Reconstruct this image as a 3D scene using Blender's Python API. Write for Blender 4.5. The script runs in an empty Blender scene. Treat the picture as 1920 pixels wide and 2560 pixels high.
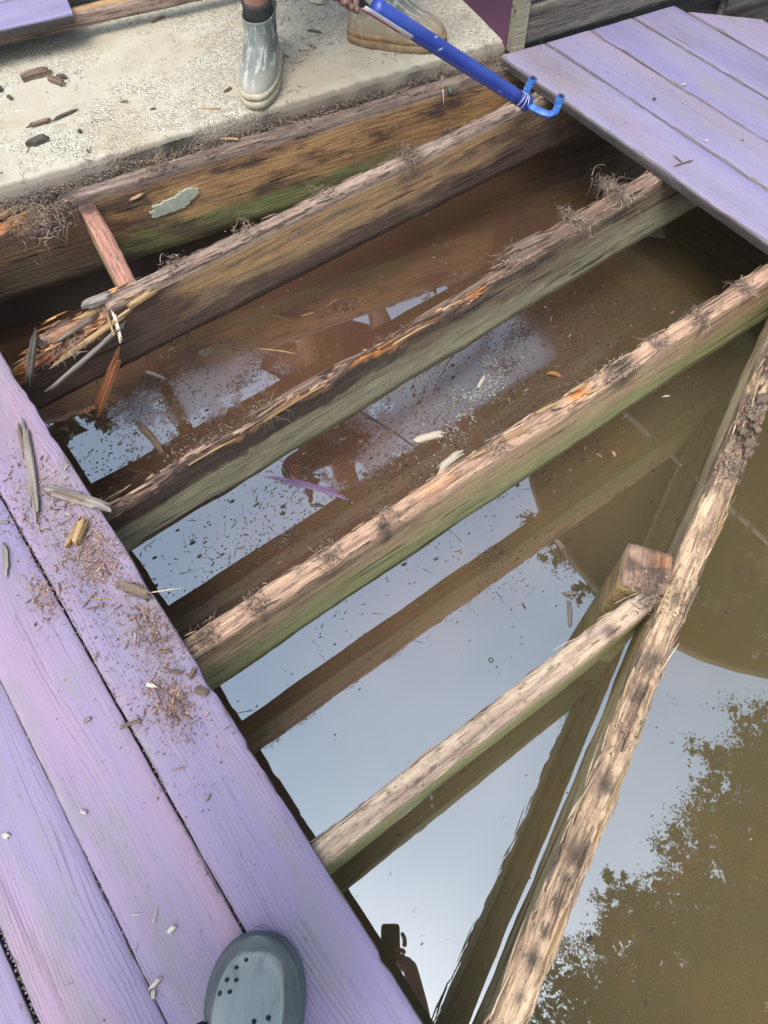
import bpy, math, random
import numpy as np
from mathutils import Vector, Matrix, noise as mnoise
R = math.radians
rnd = random.Random(7)
sc = bpy.context.scene
COL = sc.collection

# ------------------------------------------------------------------ camera
YAW, PITCH, ROLL = 0.6223678771, 1.0591911431, -0.011826920
CAM = Vector((0.0, 0.0, 1.25))
cy_, sy_, cp_, sp_ = math.cos(YAW), math.sin(YAW), math.cos(PITCH), math.sin(PITCH)
FW = Vector((sy_*cp_, cy_*cp_, -sp_)); r0 = Vector((cy_, -sy_, 0)); u0 = r0.cross(FW)
RT = math.cos(ROLL)*r0 + math.sin(ROLL)*u0
UP = -math.sin(ROLL)*r0 + math.cos(ROLL)*u0
cd = bpy.data.cameras.new('camera'); cam = bpy.data.objects.new('camera', cd); COL.objects.link(cam)
cd.sensor_fit = 'VERTICAL'; cd.sensor_height = 36.0; cd.lens = 36.0*1852.668/2560
cd.clip_start = 0.004; cd.clip_end = 1000
cam.matrix_world = Matrix(((RT.x, UP.x, -FW.x, CAM.x), (RT.y, UP.y, -FW.y, CAM.y), (RT.z, UP.z, -FW.z, CAM.z), (0, 0, 0, 1)))
sc.camera = cam

# ------------------------------------------------------------------ light
SUN_EL, SUN_AZ = R(64), R(240)            # azimuth clockwise from +Y: from the left
world = bpy.data.worlds.new('World'); sc.world = world; world.use_nodes = True
wn = world.node_tree; bg = wn.nodes['Background']
sky = wn.nodes.new('ShaderNodeTexSky'); sky.sky_type = 'NISHITA'; sky.sun_disc = False
sky.sun_elevation = SUN_EL; sky.sun_rotation = SUN_AZ; sky.air_density = 1.0; sky.dust_density = 2.5; sky.ozone_density = 1.0
hs = wn.nodes.new('ShaderNodeHueSaturation'); hs.inputs['Saturation'].default_value = 0.72
wn.links.new(sky.outputs[0], hs.inputs['Color'])
wt = wn.nodes.new('ShaderNodeTexCoord'); wno = wn.nodes.new('ShaderNodeTexNoise')
wno.inputs['Scale'].default_value = 2.2; wno.inputs['Detail'].default_value = 5; wno.inputs['Distortion'].default_value = 0.3
wn.links.new(wt.outputs['Generated'], wno.inputs['Vector'])
wr = wn.nodes.new('ShaderNodeValToRGB'); wr.color_ramp.elements[0].position = .38; wr.color_ramp.elements[1].position = .66
wr.color_ramp.elements[0].color = (.84, .98, .99, 1); wr.color_ramp.elements[1].color = (1.16, 1.22, 1.17, 1)
wn.links.new(wno.outputs['Fac'], wr.inputs['Fac'])
wm = wn.nodes.new('ShaderNodeMix'); wm.data_type = 'RGBA'; wm.blend_type = 'MULTIPLY'; wm.inputs[0].default_value = 1
wn.links.new(hs.outputs[0], wm.inputs[6]); wn.links.new(wr.outputs[0], wm.inputs[7]); 
wsep = wn.nodes.new('ShaderNodeSeparateXYZ'); wn.links.new(wt.outputs['Generated'], wsep.inputs[0])
wel = wn.nodes.new('ShaderNodeMapRange'); wel.inputs['From Min'].default_value = 0; wel.inputs['From Max'].default_value = 1; wel.inputs['To Min'].default_value = .75; wel.inputs['To Max'].default_value = 2.55
wn.links.new(wsep.outputs[2], wel.inputs['Value'])                 # an overcast sky is about three times brighter overhead than at the horizon
wm2 = wn.nodes.new('ShaderNodeMix'); wm2.data_type = 'RGBA'; wm2.blend_type = 'MULTIPLY'; wm2.inputs[0].default_value = 1
wn.links.new(wm.outputs[2], wm2.inputs[6]); wn.links.new(wel.outputs[0], wm2.inputs[7]); wn.links.new(wm2.outputs[2], bg.inputs['Color'])
bg.inputs['Strength'].default_value = 0.14
sl = bpy.data.lights.new('sun', 'SUN'); sl.energy = 1.5; sl.angle = R(30); sl.color = (1, .95, .88)
so = bpy.data.objects.new('sun', sl); COL.objects.link(so)
sd = Vector((math.sin(SUN_AZ)*math.cos(SUN_EL), math.cos(SUN_AZ)*math.cos(SUN_EL), math.sin(SUN_EL)))
so.rotation_euler = (-sd).to_track_quat('-Z', 'Y').to_euler(); so.location = (0, 0, 12)
vs = sc.view_settings; vs.view_transform = 'Standard'; vs.look = 'None'; vs.gamma = 1; vs.use_curve_mapping = False
vs.exposure = 0.76

# ------------------------------------------------------------------ node helpers
def S(r, g, b, k=1.0):
    f = lambda c: ((c/255+.055)/1.055)**2.4 if c > 10 else c/255/12.92
    return (f(r)*k, f(g)*k, f(b)*k, 1)

class NT:
    def __init__(s, name, rough=.8):
        s.m = bpy.data.materials.new(name); s.m.use_nodes = True; s.t = s.m.node_tree
        s.p = s.t.nodes['Principled BSDF']; s.p.inputs['Roughness'].default_value = rough
        s.tc = s.t.nodes.new('ShaderNodeTexCoord'); s.oi = s.t.nodes.new('ShaderNodeObjectInfo')
        s.obj = s.tc.outputs['Object']; s.rand = s.oi.outputs['Random']
    def n(s, typ, ins=None, **props):
        nd = s.t.nodes.new(typ)
        for k, v in props.items(): setattr(nd, k, v)
        for k, v in (ins or {}).items():
            if isinstance(v, bpy.types.NodeSocket): s.t.links.new(v, nd.inputs[k])
            else: nd.inputs[k].default_value = v
        return nd
    def link(s, out, name): s.t.links.new(out, s.p.inputs[name])
    def map(s, scale, loc=(0, 0, 0), vec=None, rot=(0, 0, 0), jitter=True):
        v = vec or s.obj
        if jitter:
            c = s.n('ShaderNodeCombineXYZ', {0: s.math('MULTIPLY', s.rand, 13.7), 1: s.math('MULTIPLY', s.rand, 7.3), 2: s.math('MULTIPLY', s.rand, 3.1)})
            v = s.n('ShaderNodeVectorMath', {0: v, 1: c.outputs[0]}, operation='ADD').outputs[0]
        return s.n('ShaderNodeMapping', {'Vector': v, 'Scale': scale, 'Location': loc, 'Rotation': rot}).outputs[0]
    def noise(s, vec, scale=1., detail=4., rough=.55, dist=0.):
        return s.n('ShaderNodeTexNoise', {'Vector': vec, 'Scale': scale, 'Detail': detail, 'Roughness': rough, 'Distortion': dist}).outputs['Fac']
    def voro(s, vec, scale=1., feature='F1', out='Distance'):
        return s.n('ShaderNodeTexVoronoi', {'Vector': vec, 'Scale': scale}, feature=feature).outputs[out]
    def math(s, op, a, b=0.0, c=None):
        ins = {0: a, 1: b}
        if c is not None: ins[2] = c
        return s.n('ShaderNodeMath', ins, operation=op).outputs[0]
    def sstep(s, x, a, b):
        return s.n('ShaderNodeMapRange', {'Value': x, 'From Min': a, 'From Max': b}, interpolation_type='SMOOTHSTEP').outputs[0]
    def ramp(s, fac, stops):
        nd = s.n('ShaderNodeValToRGB', {'Fac': fac}); e = nd.color_ramp.elements
        while len(e) < len(stops): e.new(.5)
        for el, (p, c) in zip(e, stops): el.position = p; el.color = c
        return nd.outputs[0]
    def mix(s, fac, a, b, blend='MIX'):
        return s.n('ShaderNodeMix', {0: fac, 6: a, 7: b}, data_type='RGBA', blend_type=blend).outputs[2]
    def attr(s, name): return s.n('ShaderNodeAttribute', attribute_name=name).outputs['Fac']
    def sep(s, vec=None): return s.n('ShaderNodeSeparateXYZ', {0: vec or s.obj}).outputs
    def bump(s, h, strength=.5, dist=.002, prev=None):
        ins = {'Height': h, 'Strength': strength, 'Distance': dist}
        if prev: ins['Normal'] = prev
        return s.n('ShaderNodeBump', ins).outputs[0]

K = .60       # observed picture colour -> base colour

def wood(name, top, side, dark, green=None, green_z=-.1, green_amt=.9, dirt=(96, 80, 72), fresh=(205, 130, 72), blotch=.5, k=.84, ks=1.0):  # ks paints the side faces lighter, lifting the shade on them
    """weathered lumber: x runs along the grain, z=0 is its top face"""
    g = NT(name, .85)
    x, y, z = g.sep()
    gr = g.noise(g.map((6.5, 95, 95)), 1, 6, .66, .5)
    long_ = g.noise(g.map((1.6, 34, 34), (4, 2, 9)), 1, 3, .5)
    fine = g.noise(g.map((24, 420, 420)), 1, 3, .65)
    big = g.noise(g.map((5, 16, 16)), 1, 5, .65)
    med = g.noise(g.map((26, 75, 75)), 1, 5, .7)
    pit = g.noise(g.map((90, 160, 160)), 1, 4, .7)
    mixg = g.math('ADD', g.math('MULTIPLY', gr, .62), g.math('MULTIPLY', long_, .38))
    tcol = g.ramp(mixg, [(.32, S(*dark, k)), (.41, S(*top[0], k)), (.52, S(*top[1], k)), (.66, S(*top[2], k))])
    tcol = g.mix(g.math('MULTIPLY', g.sstep(med, .54, .66), .7), tcol, S(*dirt, k))
    tcol = g.mix(g.math('MULTIPLY', g.sstep(big, .55, .66), .5), tcol, S(*[c*.86 for c in top[0]], k))
    tcol = g.mix(g.math('MULTIPLY', g.sstep(pit, .58, .68), .55), tcol, S(*[c*.7 for c in dirt], k))
    scol = g.ramp(mixg, [(.3, S(*side[0], ks)), (.44, S(*side[1], ks)), (.56, S(*side[2], ks)), (.68, S(*side[1], ks))])
    scol = g.mix(g.math('MULTIPLY', g.sstep(big, .52, .62), blotch), scol, S(*dark, ks))
    scol = g.mix(g.math('MULTIPLY', g.sstep(pit, .57, .68), .5), scol, S(*dark, ks))
    if green:
        zz = g.math('ADD', z, g.math('MULTIPLY', g.math('SUBTRACT', g.noise(g.map((4.2, 12, 12)), 1, 5, .65), .5), .19))
        gm = g.sstep(zz, green_z+.045, green_z-.045)
        gm = g.math('MULTIPLY', gm, g.math('ADD', .45, g.math('MULTIPLY', gr, .9)))
        gcol = g.ramp(g.noise(g.map((14, 60, 60)), 1, 5, .65), [(.3, S(*green[0], ks)), (.7, S(*green[1], ks))])
        scol = g.mix(g.math('MINIMUM', g.math('MULTIPLY', gm, green_amt), 1.0), scol, gcol)
    ro = g.math('ADD', g.attr('rot'), g.math('MULTIPLY', g.math('SUBTRACT', big, .5), 1.3))
    scol = g.mix(g.math('MULTIPLY', g.sstep(ro, .22, .6), g.math('MULTIPLY', g.sstep(g.attr('rot'), 0, .25), .85)), scol, g.mix(gr, S(dark[0]*.72, dark[1]*.72, dark[2]*.74, ks), S(*dark, ks)))
    col = g.mix(g.sstep(g.attr('top'), .35, .75), scol, tcol)
    crack = g.math('MULTIPLY', g.sstep(g.noise(g.map((2.4, 78, 78), (3, 1, 2)), 1, 2, .5), .365, .335), g.sstep(big, .42, .55))
    col = g.mix(g.math('MULTIPLY', crack, .75), col, S(58, 46, 42, k))
    fr = g.math('MULTIPLY', g.attr('fresh'), g.math('ADD', .35, g.math('MULTIPLY', med, 1.3)))
    fcol = g.ramp(gr, [(.3, S(*[c*.5 for c in fresh], k)), (.48, S(*fresh, k)), (.7, S(*[min(255, c*1.18+10) for c in fresh], k))])
    col = g.mix(g.math('MINIMUM', fr, 1.0), col, fcol)
    dn = g.noise(g.map((50, 90, 90)), 1, 5, .75)
    dm = g.math('MULTIPLY', g.attr('dirt'), g.sstep(g.math('ADD', dn, g.math('MULTIPLY', g.attr('dirt'), .25)), .42, .68))
    col = g.mix(g.math('MINIMUM', dm, 1.0), col, g.ramp(dn, [(.35, S(*[c*.6 for c in dirt], k)), (.62, S(*[c*.95 for c in dirt], k)), (.75, S(*[c*1.25 for c in dirt], k))]))
    col = g.mix(g.math('MULTIPLY', g.sstep(fine, .58, .72), .4), col, S(*dark, k))
    g.link(col, 'Base Color')
    b = g.bump(gr, 1.0, .007); b = g.bump(fine, .7, .002, b); b = g.bump(pit, .5, .003, b); b = g.bump(g.math('SUBTRACT', 1., crack), .9, .006, b)
    g.link(b, 'Normal'); g.p.inputs['Specular IOR Level'].default_value = .2
    return g.m

def paint(name, a, b, c, worn=(150, 140, 150), dark=(120, 100, 140), grain_amt=.5, k=.46, gloss=.55):
    """lilac deck paint over raised grain; x along the board"""
    g = NT(name, gloss)
    x, y, z = g.sep()
    broad = g.noise(g.map((1.1, 9, 9)), 1, 3, .5)
    rr = g.n('ShaderNodeSeparateColor', {0: g.ramp(g.noise(g.map((.8, 4, 4), (5, 5, 5)), 1, 2), [(.3, S(*a, k)), (.5, S(*b, k)), (.7, S(*c, k))])})
    base = g.ramp(g.noise(g.map((.9, 5, 5), (5, 5, 5)), 1, 3, .55), [(.3, S(*a, k)), (.5, S(*b, k)), (.72, S(*c, k))])
    # grain: warped growth rings cut by the board face
    warp = g.noise(g.map((.9, 6, 6)), 1, 2, .45)
    warp2 = g.noise(g.map((5, 30, 30)), 1, 3, .55)
    v = g.math('ADD', g.math('MULTIPLY', y, 165.), g.math('MULTIPLY', warp, 17.))
    v = g.math('ADD', v, g.math('MULTIPLY', warp2, 2.2))
    ring = g.math('FRACT', v)
    line = g.math('MULTIPLY', g.sstep(ring, .62, .93), g.sstep(ring, 1.0, .95))
    line = g.math('MULTIPLY', line, g.sstep(g.noise(g.map((3, 22, 22), (1, 7, 2)), 1, 4, .6), .42, .72))
    fine = g.noise(g.map((6, 330, 330)), 1, 3, .6)
    col = g.mix(g.math('MULTIPLY', line, grain_amt), base, S(*dark, k))
    col = g.mix(g.math('MULTIPLY', g.sstep(fine, .57, .72), .4), col, S(*dark, k))
    wm_ = g.math('MULTIPLY', g.sstep(g.noise(g.map((3.5, 12, 12), (9, 2, 4)), 1, 7, .7), .5, .64), .62)
    col = g.mix(wm_, col, S(*worn, k))
    # bare grey wood at the worn edges
    ed = g.math('ABSOLUTE', y)
    em = g.math('ADD', g.math('MULTIPLY', g.math('SUBTRACT', ed, .0655), 90.), g.math('MULTIPLY', g.math('SUBTRACT', g.noise(g.map((12, 50, 50)), 1, 5, .7), .62), 3.2))
    em = g.math('MAXIMUM', g.sstep(em, .0, .35), g.sstep(z, -.006, -.012))
    side_ = g.sstep(z, -.004, -.009); col = g.mix(g.math('MULTIPLY', em, .8), col, g.ramp(fine, [(.35, S(98, 86, 84, k)), (.65, S(158, 142, 132, k))])); col = g.mix(g.math('MULTIPLY', side_, .95), col, g.ramp(warp2, [(.35, S(58, 52, 49, k)), (.6, S(86, 78, 74, k)), (.7, S(116, 106, 102, k))]))
    st_ = g.noise(g.map((2.6, 46, 46), (2, 8, 6)), 1, 6, .7); col = g.mix(g.math('MULTIPLY', g.sstep(st_, .56, .7), .5), col, S(*[min(255, c_*1.12) for c_ in worn], k)); col = g.mix(g.math('MULTIPLY', g.sstep(st_, .40, .32), .3), col, S(*dark, k))
    pk = g.sstep(g.noise(g.map((30, 85, 85), (6, 6, 1)), 1, 5, .75), .635, .67); col = g.mix(g.math('MULTIPLY', pk, .75), col, S(134, 118, 112, k))
    cr = g.sstep(g.noise(g.map((2.0, 60, 60), (3, 3, 8)), 1, 1.5, .5), .262, .245)
    col = g.mix(cr, col, S(70, 58, 78, k))
    fl = g.sstep(g.voro(g.map((1, 1, 1)), 16, 'F1'), .075, .045)
    fl = g.math('MULTIPLY', fl, g.sstep(g.noise(g.map((9, 9, 9)), 1, 2), .5, .55))
    col = g.mix(g.math('MULTIPLY', fl, .7), col, S(232, 222, 240, k))
    dn = g.noise(g.map((25, 55, 55)), 1, 5, .7)
    dm = g.math('MULTIPLY', g.attr('dirt'), g.math('ADD', .15, g.math('MULTIPLY', dn, 1.3)))
    col = g.mix(g.math('MINIMUM', dm, .85), col, g.ramp(dn, [(.35, S(138, 122, 128, k)), (.6, S(176, 164, 168, k)), (.75, S(150, 120, 108, k))]))
    g.link(col, 'Base Color')
    rgh = g.math('ADD', .42, g.math('MULTIPLY', warp2, .3)); g.link(rgh, 'Roughness')
    b_ = g.bump(g.math('SUBTRACT', 1., line), .55, .003); b_ = g.bump(fine, .4, .0015, b_); b_ = g.bump(g.math('SUBTRACT', 1, cr), .8, .003, b_)
    b_ = g.bump(broad, .3, .01, b_)
    g.link(b_, 'Normal'); g.p.inputs['Specular IOR Level'].default_value = .35
    return g.m

def simple(name, stops, scale=(20, 20, 20), rough=.8, k=K, bump=.3, spec=.3, detail=4, use_attr=None):
    g = NT(name, rough)
    nz = g.noise(g.map(scale), 1, detail, .6)
    f = nz if not use_attr else g.math('ADD', g.math('MULTIPLY', g.attr(use_attr), .8), g.math('MULTIPLY', g.math('SUBTRACT', nz, .4), .5))
    g.link(g.ramp(f, [(p, S(*c, k)) for p, c in stops]), 'Base Color')
    if bump: g.link(g.bump(nz, bump, .003), 'Normal')
    g.p.inputs['Specular IOR Level'].default_value = spec
    return g.m

# ------------------------------------------------------------------ object helpers
def link(o, parent=None):
    COL.objects.link(o)
    if parent: o.parent = parent
    return o
def tag(o, label=None, cat=None, group=None, kind=None):
    if label: o['label'] = label
    if cat: o['category'] = cat
    if group: o['group'] = group
    if kind: o['kind'] = kind
    return o
def mesh(name, V, F, m, parent=None, attrs=None, smooth=True, loc=(0, 0, 0), rz=0.0, rot=None):
    me = bpy.data.meshes.new(name); me.from_pydata([tuple(v) for v in V], [], F); me.validate(); me.update()
    if isinstance(m, (list, tuple)):
        for q in m: me.materials.append(q)
    else: me.materials.append(m)
    if smooth: me.polygons.foreach_set('use_smooth', [True]*len(me.polygons))
    for an, vals in (attrs or {}).items():
        a = me.attributes.new(an, 'FLOAT', 'POINT'); a.data.foreach_set('value', np.asarray(vals, dtype=np.float32))
    o = bpy.data.objects.new(name, me); link(o, parent)
    o.location = loc; o.rotation_euler = rot or (0, 0, rz)
    return o
def empty(name, loc=(0, 0, 0), rz=0.0):
    o = bpy.data.objects.new(name, None); o.empty_display_size = .05; link(o); o.location = loc; o.rotation_euler = (0, 0, rz); return o
def fbm(x, y, z, o=4): return mnoise.fractal(Vector((x, y, z)), 1.0, 2.0, o)
class MB:
    def __init__(s): s.V = []; s.F = []; s.A = []
    def add(s, V, F, a=0.5):
        o = len(s.V); s.V += [tuple(v) for v in V]; s.F += [tuple(i+o for i in f) for f in F]; s.A += [a]*len(V)
    def box(s, c, d, rz=0.0, a=.5, jit=0):
        ca, sa = math.cos(rz), math.sin(rz); V = []
        for sx in (-1, 1):
            for sy in (-1, 1):
                for sz in (-1, 1):
                    px, py = sx*d[0]/2, sy*d[1]/2
                    V.append((c[0]+px*ca-py*sa+rnd.uniform(-jit, jit), c[1]+px*sa+py*ca+rnd.uniform(-jit, jit), c[2]+sz*d[2]/2))
        s.add(V, [(0, 1, 3, 2), (4, 6, 7, 5), (0, 4, 5, 1), (2, 3, 7, 6), (0, 2, 6, 4), (1, 5, 7, 3)], a)
    def tube(s, pts, rad, n=6, a=.5, cap=True):
        pts = [Vector(p) for p in pts]; V = []; F = []; up = Vector((.13, .21, .97))
        for i, p in enumerate(pts):
            d = (pts[min(i+1, len(pts)-1)]-pts[max(i-1, 0)])
            if d.length < 1e-9: d = Vector((0, 0, 1))
            d.normalize()
            e = d.cross(up)
            if e.length < .05: e = d.cross(Vector((1, 0, 0)))
            e.normalize(); f = d.cross(e); r = rad[i] if isinstance(rad, (list, tuple)) else rad
            for k in range(n):
                t = 2*math.pi*k/n; V.append(p+e*math.cos(t)*r+f*math.sin(t)*r)
        for i in range(len(pts)-1):
            for k in range(n): F.append((i*n+k, i*n+(k+1) % n, (i+1)*n+(k+1) % n, (i+1)*n+k))
        if cap: F.append(tuple(range(n))[::-1]); F.append(tuple(range((len(pts)-1)*n, len(pts)*n)))
        s.add(V, F, a)
    def crumb(s, p, r, flat=1.0, a=None):
        q = rnd.uniform(0, 6.28); V = []
        for k in range(4):
            t = q+k*1.571; rr = r*rnd.uniform(.6, 1.25); V.append((p[0]+rr*math.cos(t), p[1]+rr*math.sin(t), p[2]+rnd.uniform(-.2, .2)*r*flat))
        V.append((p[0]+rnd.uniform(-.3, .3)*r, p[1]+rnd.uniform(-.3, .3)*r, p[2]+r*flat*rnd.uniform(.6, 1.1)))
        V.append((p[0], p[1], p[2]-r*flat*.6))
        s.add(V, [(0, 1, 4), (1, 2, 4), (2, 3, 4), (3, 0, 4), (1, 0, 5), (2, 1, 5), (3, 2, 5), (0, 3, 5)], rnd.random() if a is None else a)
    def build(s, name, m, parent=None, smooth=False, loc=(0, 0, 0), rz=0.0):
        return mesh(name, s.V, s.F, m, parent, {'col': s.A}, smooth, loc, rz)

def sliver(L, w, t, seed, bend=.03, tip=.3, split=False):
    """a torn splinter of wood lying along x: a plate of grain strands broken off at different places"""
    q = random.Random(seed); ln = max(2, min(7, int(w/.003)+2)); n = 7; V = []; F = []
    sk = q.uniform(-.5, .5); xs = []; 
    for j in range(ln+1):
        c = j/ln-.5; o = abs(c)*tip*L*.45
        xs.append((-.5*L+max(0, o+sk*c*L*tip+q.uniform(0, tip*L*.9)), .5*L-max(0, o-sk*c*L*tip*.6+q.uniform(0, tip*L*.9))))
    z0 = [q.uniform(-.12, .25)*t for _ in range(ln+1)]; y0 = [(j/ln-.5)*w*q.uniform(.94, 1.06) for j in range(ln+1)]
    wob = [q.uniform(-.06, .06)*w for _ in range(n+1)]
    for side in (1, 0):
        for j in range(ln+1):
            a, b = xs[j]
            if b-a < .1*L: m_ = (a+b)/2; a, b = m_-.05*L, m_+.05*L
            for i in range(n+1):
                u = i/n; x = a+(b-a)*u; uu = (x/L)+.5; e = .35+.65*min(1, uu*4, (1-uu)*4)
                V.append((x, y0[j]+bend*L*math.sin(uu*3.1)*.5+wob[i]*.6, (t*e*(1-.25*(j in (0, ln)))+z0[j] if side else q.uniform(0, .1)*t)))
    N_ = (ln+1)*(n+1)
    for j in range(ln):
        for i in range(n):
            a = j*(n+1)+i; F.append((a, a+1, a+n+2, a+n+1)); F.append((N_+a, N_+a+n+1, N_+a+n+2, N_+a+1))
    for i in range(n):
        F.append((i, N_+i, N_+i+1, i+1)); a = ln*(n+1)+i; F.append((a, a+1, N_+a+1, N_+a))
    for j in range(ln):
        a = j*(n+1); F.append((a, a+n+1, N_+a+n+1, N_+a)); a += n; F.append((a, N_+a, N_+a+n+1, a+n+1))
    return V, F

def chip(name, p0, p1, w, t, m, label, cat='splinter', group=None, z=None, lift=0.0, bend=.03, tip=.3, tilt=0.0):
    p0, p1 = Vector(p0), Vector(p1); d = p1-p0
    w = w*(.68 if w < .015 else .85); V, F = sliver(d.length, w, t, rnd.random(), bend, tip)
    o = mesh(name, V, F, m, None, {'top': [1]*len(V), 'fresh': [0]*len(V), 'dirt': [.15]*len(V), 'col': [rnd.random()]*len(V)}, False)
    o.rotation_mode = 'XYZ'
    o.location = (p0+p1)/2+Vector((0, 0, lift))
    o.rotation_euler = (tilt, -math.asin(max(-1, min(1, d.z/d.length))), math.atan2(d.y, d.x))
    tag(o, label, cat, group); return o

# ------------------------------------------------------------------ materials
M = {}
M['lilac'] = paint('lilac_paint', (164, 148, 194), (180, 160, 198), (204, 168, 194), worn=(170, 160, 170), dark=(104, 90, 116), grain_amt=.5)
M['lilac_pale'] = paint('pale_lilac_paint', (164, 154, 202), (182, 170, 208), (196, 176, 204), worn=(180, 172, 182), dark=(132, 116, 150), grain_amt=.4)
PINK = [(148, 118, 102), (198, 158, 132), (216, 184, 154)]
PALE = [(160, 134, 118), (208, 178, 152), (226, 202, 174)]
M['wood_ledger'] = wood('ledger_wood', [(96, 80, 74), (134, 114, 104), (158, 138, 126)], [(92, 68, 50), (132, 98, 68), (160, 124, 86)], (78, 60, 53), [(78, 84, 56), (106, 114, 74)], -.155, 1.0, blotch=.7, ks=1.18)
M['wood_brown'] = wood('brown_joist_wood', [(122, 100, 90), (166, 142, 128), (190, 166, 150)], [(92, 74, 64), (126, 102, 80), (158, 124, 86)], (80, 63, 57), [(88, 78, 68), (112, 102, 86)], -.13, .8, blotch=.5, ks=1.2)
M['wood_dark'] = wood('dark_joist_wood', [(104, 84, 74), (146, 120, 104), (176, 150, 130)], [(78, 66, 58), (104, 88, 74), (126, 108, 86)], (72, 59, 54), [(120, 114, 92), (156, 150, 124)], -.105, .95, blotch=.45, ks=1.12)
M['wood_green'] = wood('green_joist_wood', PINK, [(128, 100, 76), (164, 134, 104), (186, 158, 126)], (98, 78, 70), [(128, 130, 92), (152, 160, 110)], -.105, .85, blotch=.4)
M['wood_pale'] = wood('pale_joist_wood', PALE, [(150, 128, 92), (180, 160, 122), (196, 178, 140)], (112, 90, 80), [(140, 140, 92), (172, 172, 124)], -.06, .95, blotch=.2)
M['wood_beam'] = wood('split_beam_wood', [(156, 126, 104), (214, 180, 146), (232, 204, 172)], [(138, 116, 84), (172, 150, 114), (198, 178, 142)], (104, 82, 70), [(132, 120, 84), (160, 146, 104)], -.12, .5, dirt=(92, 78, 72), blotch=.35)
M['wood_post'] = wood('post_wood', [(128, 102, 88), (166, 134, 114), (194, 162, 136)], [(112, 88, 64), (150, 124, 88), (176, 148, 104)], (84, 64, 56), [(110, 104, 66), (136, 128, 84)], -.2, .8)
M['wood_block'] = wood('block_wood', [(150, 110, 98), (186, 134, 116), (204, 146, 122)], [(96, 76, 60), (142, 114, 86), (164, 136, 104)], (84, 62, 56))
M['wood_grey'] = wood('weathered_grey_wood', [(92, 86, 80), (118, 110, 102), (140, 132, 122)], [(72, 68, 62), (98, 92, 84), (124, 116, 104)], (62, 56, 52))
M['wood_trim'] = wood('grey_trim_wood', [(110, 104, 92), (138, 130, 114), (150, 142, 126)], [(104, 98, 86), (130, 122, 106), (148, 140, 122)], (88, 80, 70))
M['chip_grey'] = simple('grey_splinter_wood', [(.3, (112, 102, 96)), (.5, (152, 140, 132)), (.7, (180, 168, 158))], (9, 160, 160), bump=.6)
M['chip_brown'] = simple('brown_splinter_wood', [(.3, (92, 74, 66)), (.5, (128, 106, 92)), (.7, (156, 132, 114))], (9, 160, 160), bump=.6)
M['chip_tan'] = simple('tan_splinter_wood', [(.3, (140, 106, 74)), (.5, (188, 152, 108)), (.7, (214, 184, 142))], (9, 160, 160), bump=.6)
M['chip_red'] = simple('red_splinter_wood', [(.3, (104, 62, 44)), (.5, (156, 96, 66)), (.7, (184, 126, 90))], (6, 120, 120), bump=.8)
M['chip_pale'] = simple('pale_splinter_wood', [(.3, (206, 186, 164)), (.7, (238, 226, 208))], (9, 160, 160), bump=.4)
M['chip_dark'] = simple('dark_bark', [(.3, (66, 60, 58)), (.5, (92, 84, 78)), (.7, (112, 102, 94))], (30, 60, 60), bump=.6)
M['fiber'] = simple('dry_fiber', [(.1, (92, 76, 68)), (.4, (136, 112, 98)), (.7, (176, 154, 134)), (.95, (206, 188, 164))], (30, 30, 30), bump=0, use_attr='col')
M['soil'] = simple('rotten_wood_soil', [(.1, (74, 60, 54)), (.4, (116, 98, 88)), (.7, (148, 128, 114)), (.95, (180, 160, 142))], (60, 60, 60), bump=0, use_attr='col')
M['sawdust'] = simple('pink_sawdust', [(.1, (120, 88, 76)), (.5, (176, 138, 126)), (.9, (208, 172, 152))], (60, 60, 60), bump=0, use_attr='col')
M['shred_mixed'] = simple('mixed_wood_shreds', [(.05, (84, 66, 60)), (.35, (130, 104, 92)), (.6, (172, 136, 116)), (.85, (204, 172, 140)), (.98, (226, 206, 184))], (60, 60, 60), bump=0, use_attr='col')
M['gap'] = simple('seam_litter', [(.1, (104, 92, 96)), (.5, (142, 128, 132)), (.9, (184, 170, 172))], (60, 60, 60), bump=0, use_attr='col')
M['grit'] = simple('shell_grit', [(.05, (146, 130, 110)), (.35, (190, 177, 154)), (.65, (212, 202, 180)), (.92, (238, 231, 216))], (60, 60, 60), bump=0, use_attr='col', k=.56)
M['flake'] = simple('floating_flakes', [(.1, (54, 44, 38)), (.5, (88, 74, 64)), (.82, (132, 116, 102)), (.95, (196, 184, 166))], (60, 60, 60), bump=0, use_attr='col', rough=.6)
M['purple_flake'] = simple('purple_paint_strip', [(.3, (100, 74, 108)), (.6, (146, 116, 158)), (.8, (166, 140, 172))], (8, 40, 40), rough=.5)
M['leaf_orange'] = simple('dead_leaf', [(.3, (138, 92, 52)), (.7, (182, 130, 82))], (40, 40, 40), rough=.6)
M['leaf_green'] = simple('green_leaf', [(.3, (78, 98, 74)), (.7, (120, 140, 112))], (40, 40, 40), rough=.6)

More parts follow.
